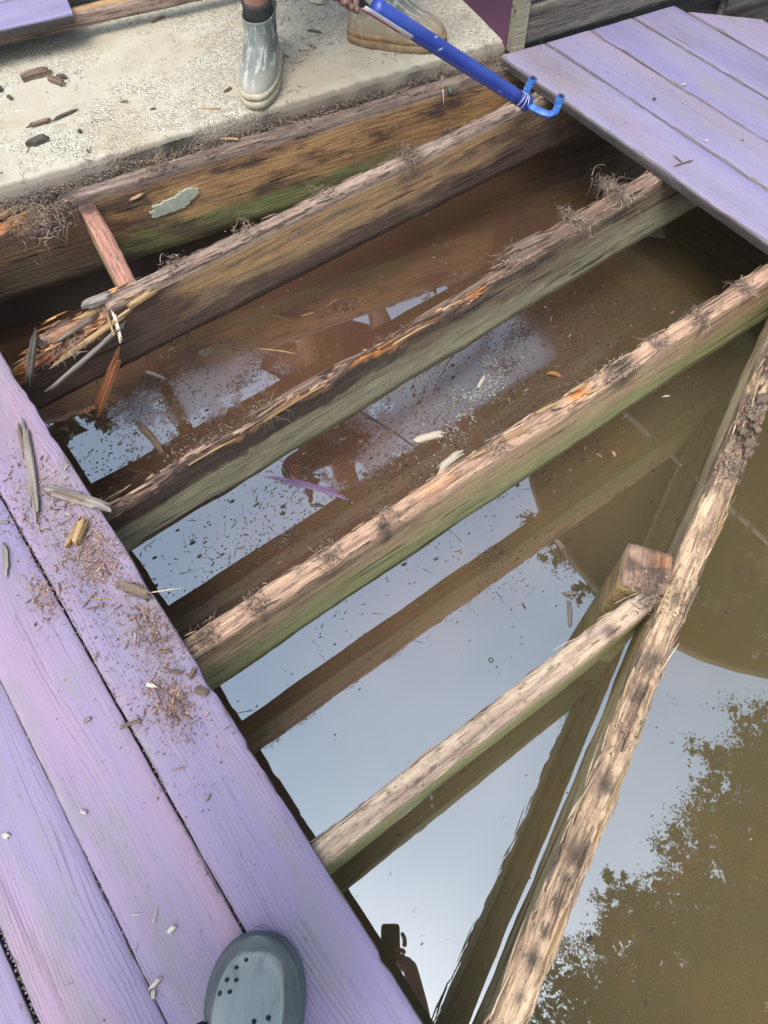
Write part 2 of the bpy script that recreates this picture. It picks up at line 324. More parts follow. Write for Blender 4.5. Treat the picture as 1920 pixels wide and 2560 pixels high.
# ------------------------------------------------------------------ SETTING: ground, water, concrete
def ground():
    g = NT('soil_ground', .95)
    n1 = g.noise(g.map((.5, .5, .5), jitter=False), 1, 5); n2 = g.noise(g.map((9, 9, 9), jitter=False), 1, 4)
    c = g.mix(g.sstep(n1, .4, .6), S(104, 92, 66, .7), S(84, 92, 52, .7)); c = g.mix(g.math('MULTIPLY', n2, .5), c, S(70, 58, 44, .7))
    g.link(c, 'Base Color'); g.link(g.bump(n2, .6, .05), 'Normal')
    V = [(0.8, .6, -.95)]; F = []; n = 48; radii = [2, 4, 5.2, 6.2, 7, 9, 14, 30, 80, 220, 600]
    for r_ in radii:
        for k in range(n):
            t = 2*math.pi*k/n; rr = r_*(1+.06*math.sin(3*t+1)+.04*math.sin(7*t))
            zz = -.95 if r_ < 5 else (-.7 if r_ < 6 else (-.35 if r_ < 6.5 else -.12))
            V.append((.8+rr*math.cos(t), .6+rr*math.sin(t), zz+(.05*fbm(rr*math.cos(t), rr*math.sin(t), 0) if r_ > 4 else 0)))
    for k in range(n): F.append((0, 1+k, 1+(k+1) % n))
    for i in range(len(radii)-1):
        for k in range(n):
            a, b = 1+i*n+k, 1+i*n+(k+1) % n; F.append((a, a+n, b+n, b))
    tag(mesh('ground', V, F, g.m), 'bare soil bank and bed around the flooded pit', None, None, 'structure')
ground()
WZ = -.43
def water():
    g = NT('murky_water', .015)
    x, y, z = g.sep()
    n1 = g.noise(g.map((.9, .9, .9), jitter=False), 1, 4, .55)
    n2 = g.noise(g.map((4, 4, 4), jitter=False), 1, 4, .6)
    side = g.sstep(g.math('ADD', g.math('MULTIPLY', x, .45), g.math('MULTIPLY', y, -.9)), -.9, .35)
    f = g.math('ADD', g.math('MULTIPLY', side, .75), g.math('MULTIPLY', g.math('SUBTRACT', n1, .5), .7))
    c = g.ramp(f, [(.0, S(106, 74, 60, .62)), (.35, S(110, 84, 66, .62)), (.7, S(106, 94, 68, .6)), (1., S(102, 92, 62, .58))])
    c = g.mix(g.math('MULTIPLY', g.sstep(n2, .45, .7), .4), c, S(128, 98, 64, .64)); c = g.mix(g.math('MULTIPLY', g.sstep(n1, .5, .36), .45), c, S(84, 74, 54, .5))
    g.link(c, 'Base Color')
    def blob(cx, cy, rx, ry):
        a = g.math('POWER', g.math('DIVIDE', g.math('SUBTRACT', x, cx), rx), 2.0); b = g.math('POWER', g.math('DIVIDE', g.math('SUBTRACT', y, cy), ry), 2.0)
        return g.math('EXPONENT', g.math('MULTIPLY', g.math('ADD', a, b), -1.0))
    film = g.math('ADD', blob(.85, .98, .30, .17), g.math('ADD', g.math('MULTIPLY', blob(.42, 1.42, .34, .17), .85), g.math('ADD', blob(1.25, 1.0, .36, .22), g.math('MULTIPLY', blob(1.15, .12, .3, .24), .42))))
    n3 = g.noise(g.map((11, 11, 11), jitter=False), 1, 6, .7)
    fm = g.math('MULTIPLY', g.sstep(g.math('ADD', film, g.math('MULTIPLY', g.math('SUBTRACT', n3, .5), 3.0)), .5, .8), .8)
    g.link(g.math('ADD', .012, g.math('MULTIPLY', fm, .17)), 'Roughness')
    g.link(g.math('SUBTRACT', 2.8, g.math('MULTIPLY', fm, .75)), 'IOR')
    rip = g.noise(g.map((2.6, 2.6, 2.6), jitter=False), 1, 2, .5)
    g.link(g.bump(g.math('MULTIPLY', n3, fm), .08, .004, g.bump(rip, .05, .01)), 'Normal')
    V = [(.8, .6, WZ)]; n = 64; F = []
    for k in range(n): V.append((.8+6.6*math.cos(2*math.pi*k/n), .6+6.6*math.sin(2*math.pi*k/n), WZ))
    for k in range(n): F.append((0, 1+k, 1+(k+1) % n))
    tag(mesh('water', V, F, g.m, smooth=False), 'still murky brown water mirroring the sky below the joists', None, None, 'structure')
water()

HA = math.atan(-.182)                        # direction of the house and concrete edge
HU = Vector((math.cos(HA), math.sin(HA), 0)); HV = Vector((-HU.y, HU.x, 0))
CZ = .012
def edge_y(x): return 1.942-.184*x           # front edge of the concrete
def concrete():
    g = NT('shell_concrete', .9)
    a = g.noise(g.map((2.2, 2.2, 2.2), jitter=False), 1, 4, .6); b = g.noise(g.map((26, 26, 26), jitter=False), 1, 5, .7)
    v = g.voro(g.map((1, 1, 1), jitter=False), 170, 'F1'); vc = g.n('ShaderNodeTexVoronoi', {'Vector': g.map((1, 1, 1), jitter=False), 'Scale': 170.}).outputs['Color']
    vr = g.n('ShaderNodeSeparateColor', {0: vc}).outputs[0]
    base = g.ramp(a, [(.3, S(196, 184, 164, .52)), (.5, S(216, 206, 186, .52)), (.7, S(226, 218, 200, .52))])
    agg = g.ramp(vr, [(.0, S(172, 158, 136, .52)), (.4, S(208, 197, 174, .52)), (.8, S(226, 218, 202, .52)), (.97, S(246, 242, 234, .52))])
    exposed = g.sstep(g.math('ADD', a, g.math('MULTIPLY', g.math('SUBTRACT', b, .5), .5)), .44, .56)
    col = g.mix(g.math('MULTIPLY', exposed, .75), base, agg)
    col = g.mix(g.math('MULTIPLY', g.sstep(b, .56, .72), .4), col, S(160, 146, 126, .52))
    st1 = g.noise(g.map((3.1, 3.1, 3.1), (4, 1, 0), jitter=False), 1, 6, .65); col = g.mix(g.math('MULTIPLY', g.sstep(st1, .48, .66), .5), col, S(196, 176, 146, .52)); col = g.mix(g.math('MULTIPLY', g.sstep(st1, .45, .32), .45), col, S(170, 160, 146, .5))
    ed = g.math('ADD', g.attr('dirt'), g.math('MULTIPLY', g.math('SUBTRACT', b, .5), .5))
    col = g.mix(g.math('MULTIPLY', g.sstep(ed, .35, .7), .68), col, S(108, 92, 84, .52))
    g.link(col, 'Base Color')
    bb = g.bump(g.math('MULTIPLY', g.math('SUBTRACT', .5, v), exposed), .7, .006); bb = g.bump(b, .5, .004, bb)
    g.link(bb, 'Normal'); g.p.inputs['Specular IOR Level'].default_value = .2
    V = []; F = []; A = []; nu, nv = 150, 60
    for j in range(nv+1):
        for i in range(nu+1):
            x = -1.6+3.28*i/nu; s = (j/nv)**1.6*1.6
            p = Vector((x, edge_y(x), 0))+HV*s
            e = .010*fbm(x*7, 3.1, 0)+.006*fbm(x*30, 1.2, 0)
            if j == 0: p = p+HV*max(-.01, e)
            z = CZ-.014*math.exp(-s/.012)+.0015*fbm(p.x*14, p.y*14, 2)+.003*fbm(p.x*3, p.y*3, 5)
            V.append((p.x, p.y, z)); A.append(math.exp(-s/.022))
    for j in range(nv):
        for i in range(nu):
            a0 = j*(nu+1)+i; F.append((a0, a0+1, a0+nu+2, a0+nu+1))
    o = len(V)
    for i in range(nu+1): V.append((V[i][0], V[i][1]+.004, -.05)); A.append(1)
    for i in range(nu+1): V.append((V[i][0], V[i][1]+.01, -.9)); A.append(1)
    for i in range(nu): F.append((o+i, o+i+1, i+1, i))
    for i in range(nu): F.append((o+nu+1+i, o+nu+2+i, o+i+1, o+i))
    cs_ = mesh('concrete_slab', V, F, [g.m, M['soil']], attrs={'dirt': A})
    for pg in list(cs_.data.polygons)[-nu:]: pg.material_index = 1
    tag(cs_, 'pale shell aggregate concrete pad behind the joists', None, None, 'structure')
concrete()

# ------------------------------------------------------------------ beams
def beam(name, p0, p1, w, d, m, zt=-.029, topf=None, endf=None, ny=11, step=.007, rough=1.0, dirts=(), freshs=(), sidewarp=.0, seed=0.0, rotf=None, parent=None, tilt=0.0):
    """lumber from p0 to p1 (centre line, xy), top at z=zt; v runs 0 near .. 1 far"""
    p0, p1 = Vector((p0[0], p0[1], zt)), Vector((p1[0], p1[1], zt)); L = (p1-p0).length
    nx = max(8, int(L/step)); per = []
    nside = 9
    per.append((0, .5, 'b')); per.append((0, 0, 's'))
    for k in range(1, nside): per.append((k/nside, 0, 's'))
    for k in range(ny): per.append((1, k/(ny-1), 't'))
    for k in range(nside-1, 0, -1): per.append((k/nside, 1, 's'))
    per.append((0, 1, 's')); n = len(per); V = []; F = []; T = []; D = []; FR = []; RO = []
    for i in range(nx+1):
        x = L*i/nx
        for (h, v, kd) in per:
            RO.append(rotf(x, h) if rotf and kd != 't' else 0.0)
            top = 0.0 if not topf else topf(x, v)
            top += (-.0045*abs(2*v-1)**6 + .0022*fbm(x*9+seed, v*3, 1.7)+.0012*fbm(x*50+seed, v*8, .3))*rough
            yy = (v-.5)*w + .0025*rough*fbm(x*4+seed, h*2, 8+v)
            if kd == 't': yy += .002*rough*(2*v-1)*fbm(x*22+seed, v, 4)
            else: yy += .0015*rough*fbm(x*6+seed, h*16, 3+v*7)
            z = top if kd == 't' else (-d + (top+d)*h + (0 if h else .005*fbm(x*5, seed, v*5)+.002*fbm(x*30, seed, v*5)))
            yy += sidewarp*math.sin(x*2.2+seed)
            V.append((x, yy, z)); T.append(1.0 if kd == 't' else (.45 if h > .85 and kd == 's' else 0.0))
            dv = 0.0
            for (dx, dy, rr, am) in dirts:
                e = ((x-dx)/rr)**2+(((v-dy)*w)/(rr*.8))**2
                if kd == 't' or h > .7: dv = max(dv, am*math.exp(-e))
            D.append(dv)
            fv = 0.0
            for (fx0, fx1, v0, v1, am) in freshs:
                if kd == 't' and v0 <= v <= v1:
                    fv = max(fv, am*max(0, min(1, (x-fx0)/.03, (fx1-x)/.03)))
            FR.append(fv)
    for i in range(nx):
        for k in range(n): F.append((i*n+k, (i+1)*n+k, (i+1)*n+(k+1) % n, i*n+(k+1) % n)[::-1])
    for i in (0, nx):
        c = len(V); V.append((L*i/nx, 0, -d/2)); T.append(0); D.append(0); FR.append(0); RO.append(0)
        for k in range(n):
            f = (c, i*n+k, i*n+(k+1) % n); F.append(f[::-1] if i else f)
    o = mesh(name, V, F, m, parent, {'top': T, 'dirt': D, 'fresh': FR, 'rot': RO}, True)
    o.location = p0; o.rotation_euler = (tilt, 0, math.atan2(p1.y-p0.y, p1.x-p0.x))
    return o

def ss(a, b, x):
    t = max(0, min(1, (x-a)/(b-a))); return t*t*(3-2*t)
nails = lambda x0, x1, st, am=.9, v=.5, r_=.012: [(x0+st*i+rnd.uniform(-.35, .35)*st, v+rnd.uniform(-.4, .4), r_*rnd.choice((.4, .5, .8, 1.2, 2.2)), am*rnd.uniform(.3, 1)) for i in range(int((x1-x0)/st)+1)]

# ledger against the concrete
def led_top(x, v):                        # x from -0.15
    X = x-.15; dz = 0
    broken = ss(.33, .24, X)
    dz -= broken*(.028+.022*v+.02*fbm(X*18, v*4, 2)+.016*fbm(X*5, v*30, 7))
    return dz-.004*max(0, fbm(X*3, v, 9))
ly = lambda x: 1.902-.181*x               # centre line
b = beam('ledger_board', (-.15, ly(-.15)), (1.66, ly(1.66)), .040, .242, M['wood_ledger'], topf=led_top, rotf=lambda x, h: max(.9*ss(.62, .42, x), .42*ss(.5, .9, h)*ss(1.0, .6, x), .38), seed=3.3, dirts=nails(.5, 1.7, .146, .7)+[(.4, .5, .06, 1), (.46, .6, .05, 1)], freshs=[(.2, .40, .0, .75, 1.0)])
tag(b, 'mottled brown ledger board with green algae against the concrete edge', 'board')
for (x, z, w_, h_) in ((.556, -.135, .062, .022), (.606, -.118, .034, .020)):
    m = MB(); V = []; c = Vector((x, ly(x)-.0235, z))
    q = random.Random(int(x*1000)); n = 44
    for k in range(n):
        t = 6.283*k/n; rr = 1+.28*fbm(math.cos(t)*2.2, math.sin(t)*2.2, x*9)+q.uniform(-.13, .13)
        V.append(Vector((HU.x*math.cos(t)*w_*rr, HU.y*math.cos(t)*w_*rr-.0, math.sin(t)*h_*rr+.05*math.cos(t)*w_)))
    Fv = [c+v*.96+Vector((0, -.0015, 0)) for v in V]+[c+v+Vector((0, .004, 0)) for v in V]+[c+Vector((0, -.0018, 0))]
    F = [(2*n, k, (k+1) % n) for k in range(n)]+[(k, n+k, n+(k+1) % n, (k+1) % n) for k in range(n)]
    m.add(Fv, F); M.setdefault('lichen', simple('pale_lichen', [(.3, (168, 168, 148)), (.7, (196, 198, 180))], (60, 60, 60), bump=.5))
    pc = m.build('lichen_patch', M['lichen'], b); pc.matrix_parent_inverse = Matrix.Translation(b.location) .inverted() if False else (Matrix.Translation(b.location) @ Matrix.Rotation(b.rotation_euler.z, 4, 'Z')).inverted()

def splint(parent, pts, w, t, m, name='splinter'):
    """splinter given in world points, parented to a beam"""
    p0, p1 = Vector(pts[0]), Vector(pts[1]); d = p1-p0
    V, F = sliver(d.length, w, t, rnd.random(), pts[2] if len(pts) > 2 else .03, .35)
    o = mesh(name, V, F, m, None, {'top': [1]*len(V), 'fresh': [0]*len(V), 'dirt': [0]*len(V), 'col': [.6]*len(V)}, False)
    mw = Matrix.Translation((p0+p1)/2) @ d.to_track_quat('X', 'Z').to_matrix().to_4x4()
    pm = Matrix.Translation(parent.location) @ parent.rotation_euler.to_matrix().to_4x4()
    o.parent = parent; o.matrix_parent_inverse = pm.inverted(); o.matrix_basis = mw
    return o
for (a, c, w_) in (((.10, 1.925, -.055), (.245, 1.905, -.035), .012), ((.09, 1.90, -.06), (.23, 1.893, -.045), .014), ((.12, 1.878, -.072), (.26, 1.872, -.05), .012), ((.05, 1.888, -.075), (.2, 1.862, -.09), .012)):
    splint(b, (a, c), w_, .008, M['chip_tan'])
splint(b, ((.50, 1.789, -.075), (.45, 1.798, -.085)), .010, .005, M['chip_tan'])

# second joist, broken at its left end
J2Y = 1.433
def j2_top(x, v):
    X = x-.14; br = ss(.235, .19, X); dz = 0
    dz -= br*(.05+.026*fbm(X*13, v*3, 4)+.022*fbm(X*4, v*22, 1)+.02*v*ss(.1, .2, X))
    dz -= .05*ss(.05, -.02, X)*(.6+.5*fbm(X*20, v*5, 3))
    if .04 < X < .22: dz += .03*ss(.55, .95, v)*br
    return dz
j2 = beam('floor_joist', (-.14, J2Y+.004), (1.95, J2Y), .040, .195, M['wood_brown'], topf=j2_top, rotf=lambda x, h: max(.62*ss(.6, .25, h), .9*ss(.75, .35, x), .5*ss(1.3, 1.7, x)), seed=9.1, dirts=nails(.45, 2, .147, .8)+[(1.27, .5, .04, 1)], freshs=[(.06, .26, .0, .6, .9), (.2, .37, .2, .8, .35)])
tag(j2, 'brown floor joist with a shattered left end, second from the concrete', 'joist')
for (a, c, w_, mm) in (((.26, 1.44, -.032), (.17, 1.455, -.035), .024, 'chip_grey'), ((.235, 1.425, -.035), (.205, 1.36, -.115), .008, 'chip_pale'), ((.215, 1.42, -.04), (.20, 1.37, -.09), .006, 'chip_tan'),
    ((.24, 1.452, -.055), (.06, 1.462, -.075), .014, 'chip_tan'), ((.22, 1.44, -.06), (.08, 1.445, -.085), .016, 'chip_brown'), ((.30, 1.408, -.055), (.03, 1.395, -.10), .012, 'chip_tan'), ((.275, 1.40, -.07), (-.02, 1.345, -.12), .010, 'chip_grey'),
    ((.36, 1.412, -.043), (.25, 1.405, -.052), .014, 'chip_tan'), ((.10, 1.42, -.08), (-.03, 1.41, -.10), .016, 'chip_red'), ((.13, 1.435, -.075), (.0, 1.43, -.10), .014, 'chip_red'),
    ((.055, 1.43, -.085), (.035, 1.445, -.035), .022, 'chip_brown'), ((.03, 1.425, -.09), (.02, 1.44, -.055), .016, 'chip_brown'), ((-.03, 1.33, -.075), (.07, 1.465, -.03), .016, 'chip_dark'), ((.16, 1.43, -.06), (.06, 1.425, -.07), .012, 'chip_brown'), ((.20, 1.425, -.075), (.02, 1.40, -.095), .010, 'chip_red')):
    splint(j2, (a, c), w_, w_*.6, M[mm])

# third joist, rotted along its far edge
J3A, J3B = (-.14, .948), (1.95, .985)
def j3_top(x, v):
    X = x-.14; dz = 0
    ragged = .035*fbm(X*9, v*2, 6)+.03*fbm(X*40, v*9, 2)+.02*fbm(X*14, v*26, 5)
    low = ss(1.12, 1.02, X)*ss(-.1, .12, X)
    dz -= low*((.014+.055*ss(.12, .6, v))+max(-.02, ragged)*.55)
    dz -= ss(.18, -.02, X)*.03
    return dz-.02*ss(1.02, .98, X)*ss(.6, .9, X)*.4
j3 = beam('floor_joist', J3A, J3B, .046, .195, M['wood_dark'], topf=j3_top, rotf=lambda x, h: .75*ss(.45, .75, h)*ss(1.0, .5, x)+.35*ss(.5, .8, h), seed=15.2, dirts=[(x+.14, .8, .05, .9) for x in (.1, .2, .34, .38, .55, .82, .9, .97)]+nails(1.3, 2, .147, .8), freshs=[(.70, .98, .0, .42, 1.0), (.35, .68, .0, .2, .45), (1.0, 1.1, .2, .6, .5)])
tag(j3, 'dark rotted floor joist with its top edge torn to orange wood', 'joist')
for (a, c, w_, t_, mm) in (((1.07, .990, -.036), (1.24, .980, -.030), .026, .012, 'chip_brown'), ((1.02, .975, -.055), (1.3, .968, -.04), .014, .012, 'chip_brown'), ((.30, .925, -.052), (.56, .93, -.047), .004, .004, 'chip_tan'), ((.14, .93, -.058), (.29, .927, -.054), .004, .004, 'chip_tan'),
    ((.64, .928, -.047), (.84, .933, -.045), .005, .005, 'chip_tan'), ((.72, .965, -.075), (.98, .97, -.062), .016, .012, 'chip_brown'), ((.33, .968, -.08), (.58, .97, -.072), .016, .012, 'chip_brown'), ((.86, .955, -.06), (1.1, .965, -.05), .014, .014, 'chip_brown')):
    splint(j3, (a, c), w_, t_, M[mm])

# fourth joist, whole, green
def gouge(x, v): return -.012*ss(.99, 1.03, x)*ss(1.16, 1.1, x)*ss(.25, .5, v)-.006*max(0, fbm(x*7, v*2, 3))*ss(.6, 1, x)
tuft_x = [1.466, 1.310, 1.175, 1.041, .277, .113]
j4 = beam('floor_joist', (-.14, .567), (1.95, .570), .040, .196, M['wood_green'], topf=gouge, rotf=lambda x, h: .3*ss(.5, .9, h)*ss(.8, .3, x), seed=21.7, dirts=[(x+.14, rnd.uniform(.1, .9), rnd.choice((.012, .02, .035)), rnd.uniform(.5, 1.1)) for x in tuft_x+[.40, .59, .66, .86]]+[(1.2, .6, .05, 1.1)]+[(.14, .5, .03, .9)], freshs=[(1.04, 1.12, .3, 1, .9), (.62, .75, .2, .9, .3)])
tag(j4, 'long whole floor joist with bright green algae on its side', 'joist')
for a, c in (((.90, .585, -.03), (.975, .575, -.026)), ((.93, .56, -.028), (.99, .553, -.03)), ((.70, .575, -.027), (.80, .56, -.027)), ((.62, .58, -.027), (.69, .572, -.026)), ((.80, .585, -.027), (.88, .578, -.027))):
    splint(j4, (a, c), .007, .004, M['chip_tan'])

# fifth, short joist framed to the post
j5 = beam('floor_joist', (-.14, .148), (.782, .148), .040, .18, M['wood_pale'], seed=31.1, dirts=nails(.16, .8, .073, .9, .5, .008)+[(.86, .6, .05, .7), (.9, .3, .04, .9)], topf=lambda x, v: -.014*ss(.8, .9, x))
tag(j5, 'short pale floor joist running from the left deck to the post', 'joist')

# split diagonal beam
D0, D1 = Vector((-.18, -.305)), Vector((1.75, .562)); dd = (D1-D0).normalized(); dn = Vector((-dd.y, dd.x))
j6dirt = []
for (X, Y, rr, am) in ((1.306, .387, .05, .9), (1.20, .33, .06, 1), (1.144, .296, .07, 1), (1.057, .252, .05, .9), (1.0, .22, .03, .8), (.895, .169, .03, .6), (.75, .11, .02, .7), (.618, .056, .04, .8), (.56, .03, .03, .9), (.406, -.038, .026, .95), (.295, -.090, .03, .95), (.262, -.11, .018, .9), (.228, -.125, .018, .9), (.185, -.14, .014, .8), (.148, -.156, .018, .9), (.1, -.18, .012, .8)):
    j6dirt.append(((Vector((X, Y))-D0).dot(dd), .5, rr, am))
def j6_top(x, v): return -.008*abs(fbm(x*8, v*2, 5))-.006*ss(.4, 1, v)*abs(fbm(x*15, v, 11))-.012*ss(.75, 0, v)*max(0, fbm(x*5, 0, 2))
j6 = beam('diagonal_beam', D0, D1, .050, .17, M['wood_beam'], topf=j6_top, seed=41.9, dirts=j6dirt, rough=2.0, sidewarp=.004)
tag(j6, 'splintered diagonal beam crossing the water beside the post', 'beam')
for i in range(16):
    s_ = rnd.uniform(.3, 1.7); side = rnd.choice((-1, -1, 1)); p = D0+dd*s_+dn*side*.022
    l_ = rnd.uniform(.06, .16); splint(j6, ((p.x, p.y, -.033), (p.x+dd.x*l_+rnd.uniform(-.006, .006), p.y+dd.y*l_+rnd.uniform(-.006, .006), -.030+rnd.uniform(-.004, .006))), .0045, .004, M['chip_tan' if i % 3 else 'chip_brown'])
for i in range(9):                               # bark lumps on the dirty stretch
    s_ = rnd.uniform(1.33, 1.72); p = D0+dd*s_-dn*rnd.uniform(-.012, .024)
    splint(j6, ((p.x, p.y, -.027), (p.x+rnd.uniform(.012, .03), p.y+rnd.uniform(-.01, .014), -.018)), .02, .012, M['chip_brown'], 'bark_flake')

# post beside the beam
pr = math.atan2(.082-.0, .094)
def post():
    c = Vector((.746, .188)); ax = Vector((.753-.68, .25-.198)).normalized(); ang = math.atan2(ax.y, ax.x)
    V = []; F = []; T = []; D = []; FR = []; n = 6; nz = 26; s = .088
    ring = []
    for e in range(4):
        for k in range(n):
            t = k/n*2-1; q = [(t, -1), (1, t), (-t, 1), (-1, -t)][e]; ring.append(q)
    m = len(ring)
    for j in range(nz+1):
        z = -.85*(1-j/nz)
        for (a, b_) in ring:
            rr = 1-.04*(abs(a*b_) > .8)
            V.append((a*s/2*rr+.0018*fbm(a*2, b_*2, z*3), b_*s/2*rr+.0018*fbm(a*2, b_*2+4, z*3), z+(.004*fbm(a*2, b_*2, 1) if j == nz else 0))); T.append(1. if j == nz else 0.); D.append(.2 if j == nz else 0); FR.append(0)
    for j in range(nz):
        for k in range(m): F.append((j*m+k, j*m+(k+1) % m, (j+1)*m+(k+1) % m, (j+1)*m+k))
    for g_ in (3, 2, 1, 0):
        for k in range(m):
            a, b_ = ring[k]; V.append((a*s/2*.25*g_, b_*s/2*.25*g_, .004*fbm(a*g_, b_*g_, 3)-.002)); T.append(1.); D.append(.75 if -.4 < a < .5 else .15); FR.append(.45 if (a > .3 and b_ < -.2 and g_ > 1) else 0)
    o = nz*m
    for g_ in range(4):
        for k in range(m): F.append((o+g_*m+k, o+g_*m+(k+1) % m, o+(g_+1)*m+(k+1) % m, o+(g_+1)*m+k))
    ob = mesh('support_post', V, F, M['wood_post'], None, {'top': T, 'dirt': D, 'fresh': FR}, True, (c.x, c.y, -.027), ang)
    me = ob.data
    tag(ob, 'square wooden post standing in the water at the beam', 'post')
    m2 = MB(); m2.box((.03, -.02, -.12), (.02, .05, .05), a=.2); return ob
post()

# blocking between ledger and second joist
bl = beam('blocking_board', (.345, ly(.34)-.024), (.297, J2Y+.024), .044, .150, M['wood_block'], zt=-.031, seed=51, topf=lambda x, v: -.022*ss(.1, .0, x)-.006*v, dirts=[(.02, .5, .05, 1)], freshs=[(.15, .38, .2, 1, .0)])
tag(bl, 'short reddish blocking board bridging the ledger and second joist', 'board')
# the torn piece hanging from the second joist
hang = chip('hanging_splinter', (.222, 1.385, -.115), (.048, 1.405, -.365), .036, .012, M['chip_red'], 'long red brown splinter hanging from the second joist towards the water', tip=.35, bend=.05)

# ------------------------------------------------------------------ decks
def plank(parent, L, w, t, m, seed, dirts=(), cut=(0, 0), nxs=.012, label=None, edge_wear=0.0):
    """board along local x from 0 to L, top at z=0"""
    nx = int(L/nxs); prof = [(-.5, -t), (-.5, -t*.5), (-.5, -.005), (-.494, -.0018), (-.48, -.0004), (-.4, 0), (-.25, 0), (-.1, 0), (.1, 0), (.25, 0), (.4, 0), (.48, -.0004), (.494, -.0018), (.5, -.005), (.5, -t*.5), (.5, -t)]
    n = len(prof); V = []; F = []; D = []
    for i in range(nx+1):
        u = i/nx
        for (a, z) in prof:
            y = a*w; x = L*u + (cut[0]*(1-u)+cut[1]*u)*y
            if abs(a) > .47:
                y += math.copysign(1, a)*(.0016*fbm(x*6+seed, a, 2)+.0008*fbm(x*40+seed, a, 1)-edge_wear*(a < 0)*max(0, fbm(x*11+seed, a, 6)-.15))
            zz = z+.0012*fbm(x*1.5+seed, y*9, 3)+.0007*fbm(x*5+seed, y*40, 3) if z > -.006 else z
            V.append((x, y, zz)); dv = 0
            for (dx, dy, rx, ry, am) in dirts: dv = max(dv, am*math.exp(-((x-dx)/rx)**2-((y-dy)/ry)**2))
            D.append(dv)
    for i in range(nx):
        for k in range(n): F.append((i*n+k, i*n+(k+1) % n, (i+1)*n+(k+1) % n, (i+1)*n+k)[::-1])
    F.append(tuple(range(n))); F.append(tuple(range(nx*n, nx*n+n))[::-1])
    o = mesh('plank', V, F, m, parent, {'dirt': D, 'top': [1]*len(V), 'fresh': [0]*len(V)}, True)
    me = o.data
    try: me.set_sharp_from_angle(angle=R(40))
    except Exception: pass
    if label: o['label'] = label
    return o

# left deck: boards along world Y; local x = world Y, local y = -world X
ld = empty('left_deck', (0, -1.0, 0)); tag(ld, 'lilac painted wooden deck of wide boards at the lower left', 'deck')
PW, PITCH_X = .1437, .1462
x_edge = -.0285
for i in range(6):
    xc = x_edge-PW/2-PITCH_X*i
    dts = []
    if i == 0: dts = [(1.85, .0, .12, .06, .9), (1.62, -.03, .18, .05, .8), (1.5, .0, .1, .05, .5), (2.0, .0, .1, .05, .8), (2.2, .0, .2, .05, .55), (2.35, -.05, .2, .03, .5)]
    if i == 1: dts = [(1.83, -.03, .12, .04, .5), (2.0, .0, .15, .05, .4), (1.3, .03, .1, .04, .2)]
    o = plank(ld, 2.86, PW, .027, M['lilac'], 3.3*i+1, dts, edge_wear=.010 if i == 0 else .0)
    o.location = (xc, 0, rnd.uniform(-.0015, .001)); o.rotation_euler = (0, 0, R(90)+rnd.uniform(-.0015, .0015))
m = MB()
rim = beam('rim_joist', (-.16, -1.0), (-.16, 1.84), .038, .185, M['wood_dark'], seed=61, step=.02, parent=None)
rim.parent = ld; rim.matrix_parent_inverse = Matrix.Translation(ld.location).inverted()

# right deck
rd = empty('right_deck', (0, -.6, 0)); tag(rd, 'pale lilac wooden deck on the right beyond the gap', 'deck')
PX = .1552
for i in range(5):
    xc = 1.600+.148/2+PX*i
    yend = 1.606-.184*(xc-1.634)-.004
    if i == 4: yend = 1.36
    L = yend+.6
    dts = [(1.4+rnd.uniform(-.4, .6), rnd.uniform(-.05, .05), rnd.uniform(.06, .3), rnd.uniform(.02, .05), rnd.uniform(.3, .6)) for _ in range(4)]
    if i == 0: dts = [(2.05, .0, .18, .06, .95), (1.8, .02, .15, .04, .6), (1.5, .03, .3, .02, .5)]
    o = plank(rd, L, .1546, .027, M['lilac_pale'], 7.7*i+40, dts, cut=(0, .184 if i < 4 else 1.1), edge_wear=.0)
    o.location = (xc, 0, rnd.uniform(-.001, .001)); o.rotation_euler = (0, 0, R(90))
rim = beam('rim_joist', (2.02, -.6), (2.02, 1.5), .038, .185, M['wood_dark'], seed=63, step=.02)
rim.parent = rd; rim.matrix_parent_inverse = Matrix.Translation(rd.location).inverted()

rim = beam('sky_block_board', (2.37, -.6), (2.37, 1.34), .038, .5, M['wood_dark'], seed=64, step=.03)  # unseen board added to keep sky out from under the deck
rim.parent = rd; rim.matrix_parent_inverse = Matrix.Translation(rd.location).inverted()
# raised step with dark riser behind the right deck
st = empty('raised_step', (1.634, 1.612, 0)); tag(st, 'raised wooden step with dark weathered riser and plum side panel', 'step')
st.rotation_euler = (0, 0, HA)
g = NT('plum_paint', .6); nz = g.noise(g.map((6, 6, 6)), 1, 4); g.link(g.ramp(nz, [(.3, S(104, 60, 92, .5)), (.7, S(128, 78, 112, .5))]), 'Base Color'); g.link(g.bump(nz, .2, .004), 'Normal'); M['plum'] = g.m
def hz_board(name, x0, x1, z0, z1, y, t, m, parent, seed):
    o = beam(name, (0, 0), (x1-x0, 0), z1-z0, t, m, seed=seed, step=.02, ny=9, rough=.8)
    o.parent = parent; o.location = (x0, y, (z0+z1)/2); o.rotation_euler = (R(90), 0, 0); return o
hz_board('riser_board', .047, .86, .002, .112, .004, .03, M['wood_grey'], st, 71)
hz_board('riser_board', .047, 1.6, .115, .235, .004, .03, M['wood_grey'], st, 72)
hz_board('riser_board', .865, 1.6, -.12, .112, .03, .03, M['wood_grey'], st, 73)
m = MB(); m.box((.022, .004, .12), (.042, .030, .245), a=.5); tr = m.build('corner_trim', M['wood_trim'], st); m = MB(); m.box((.88, .5, -.52), (1.66, .84, .78), a=.2); m.build('footing', M['wood_grey'], st)
tr.data.attributes.new('top', 'FLOAT', 'POINT')
m = MB(); m.box((.008, .52, .113), (.016, 1.0, .236)); m.build('side_panel', M['plum'], st)
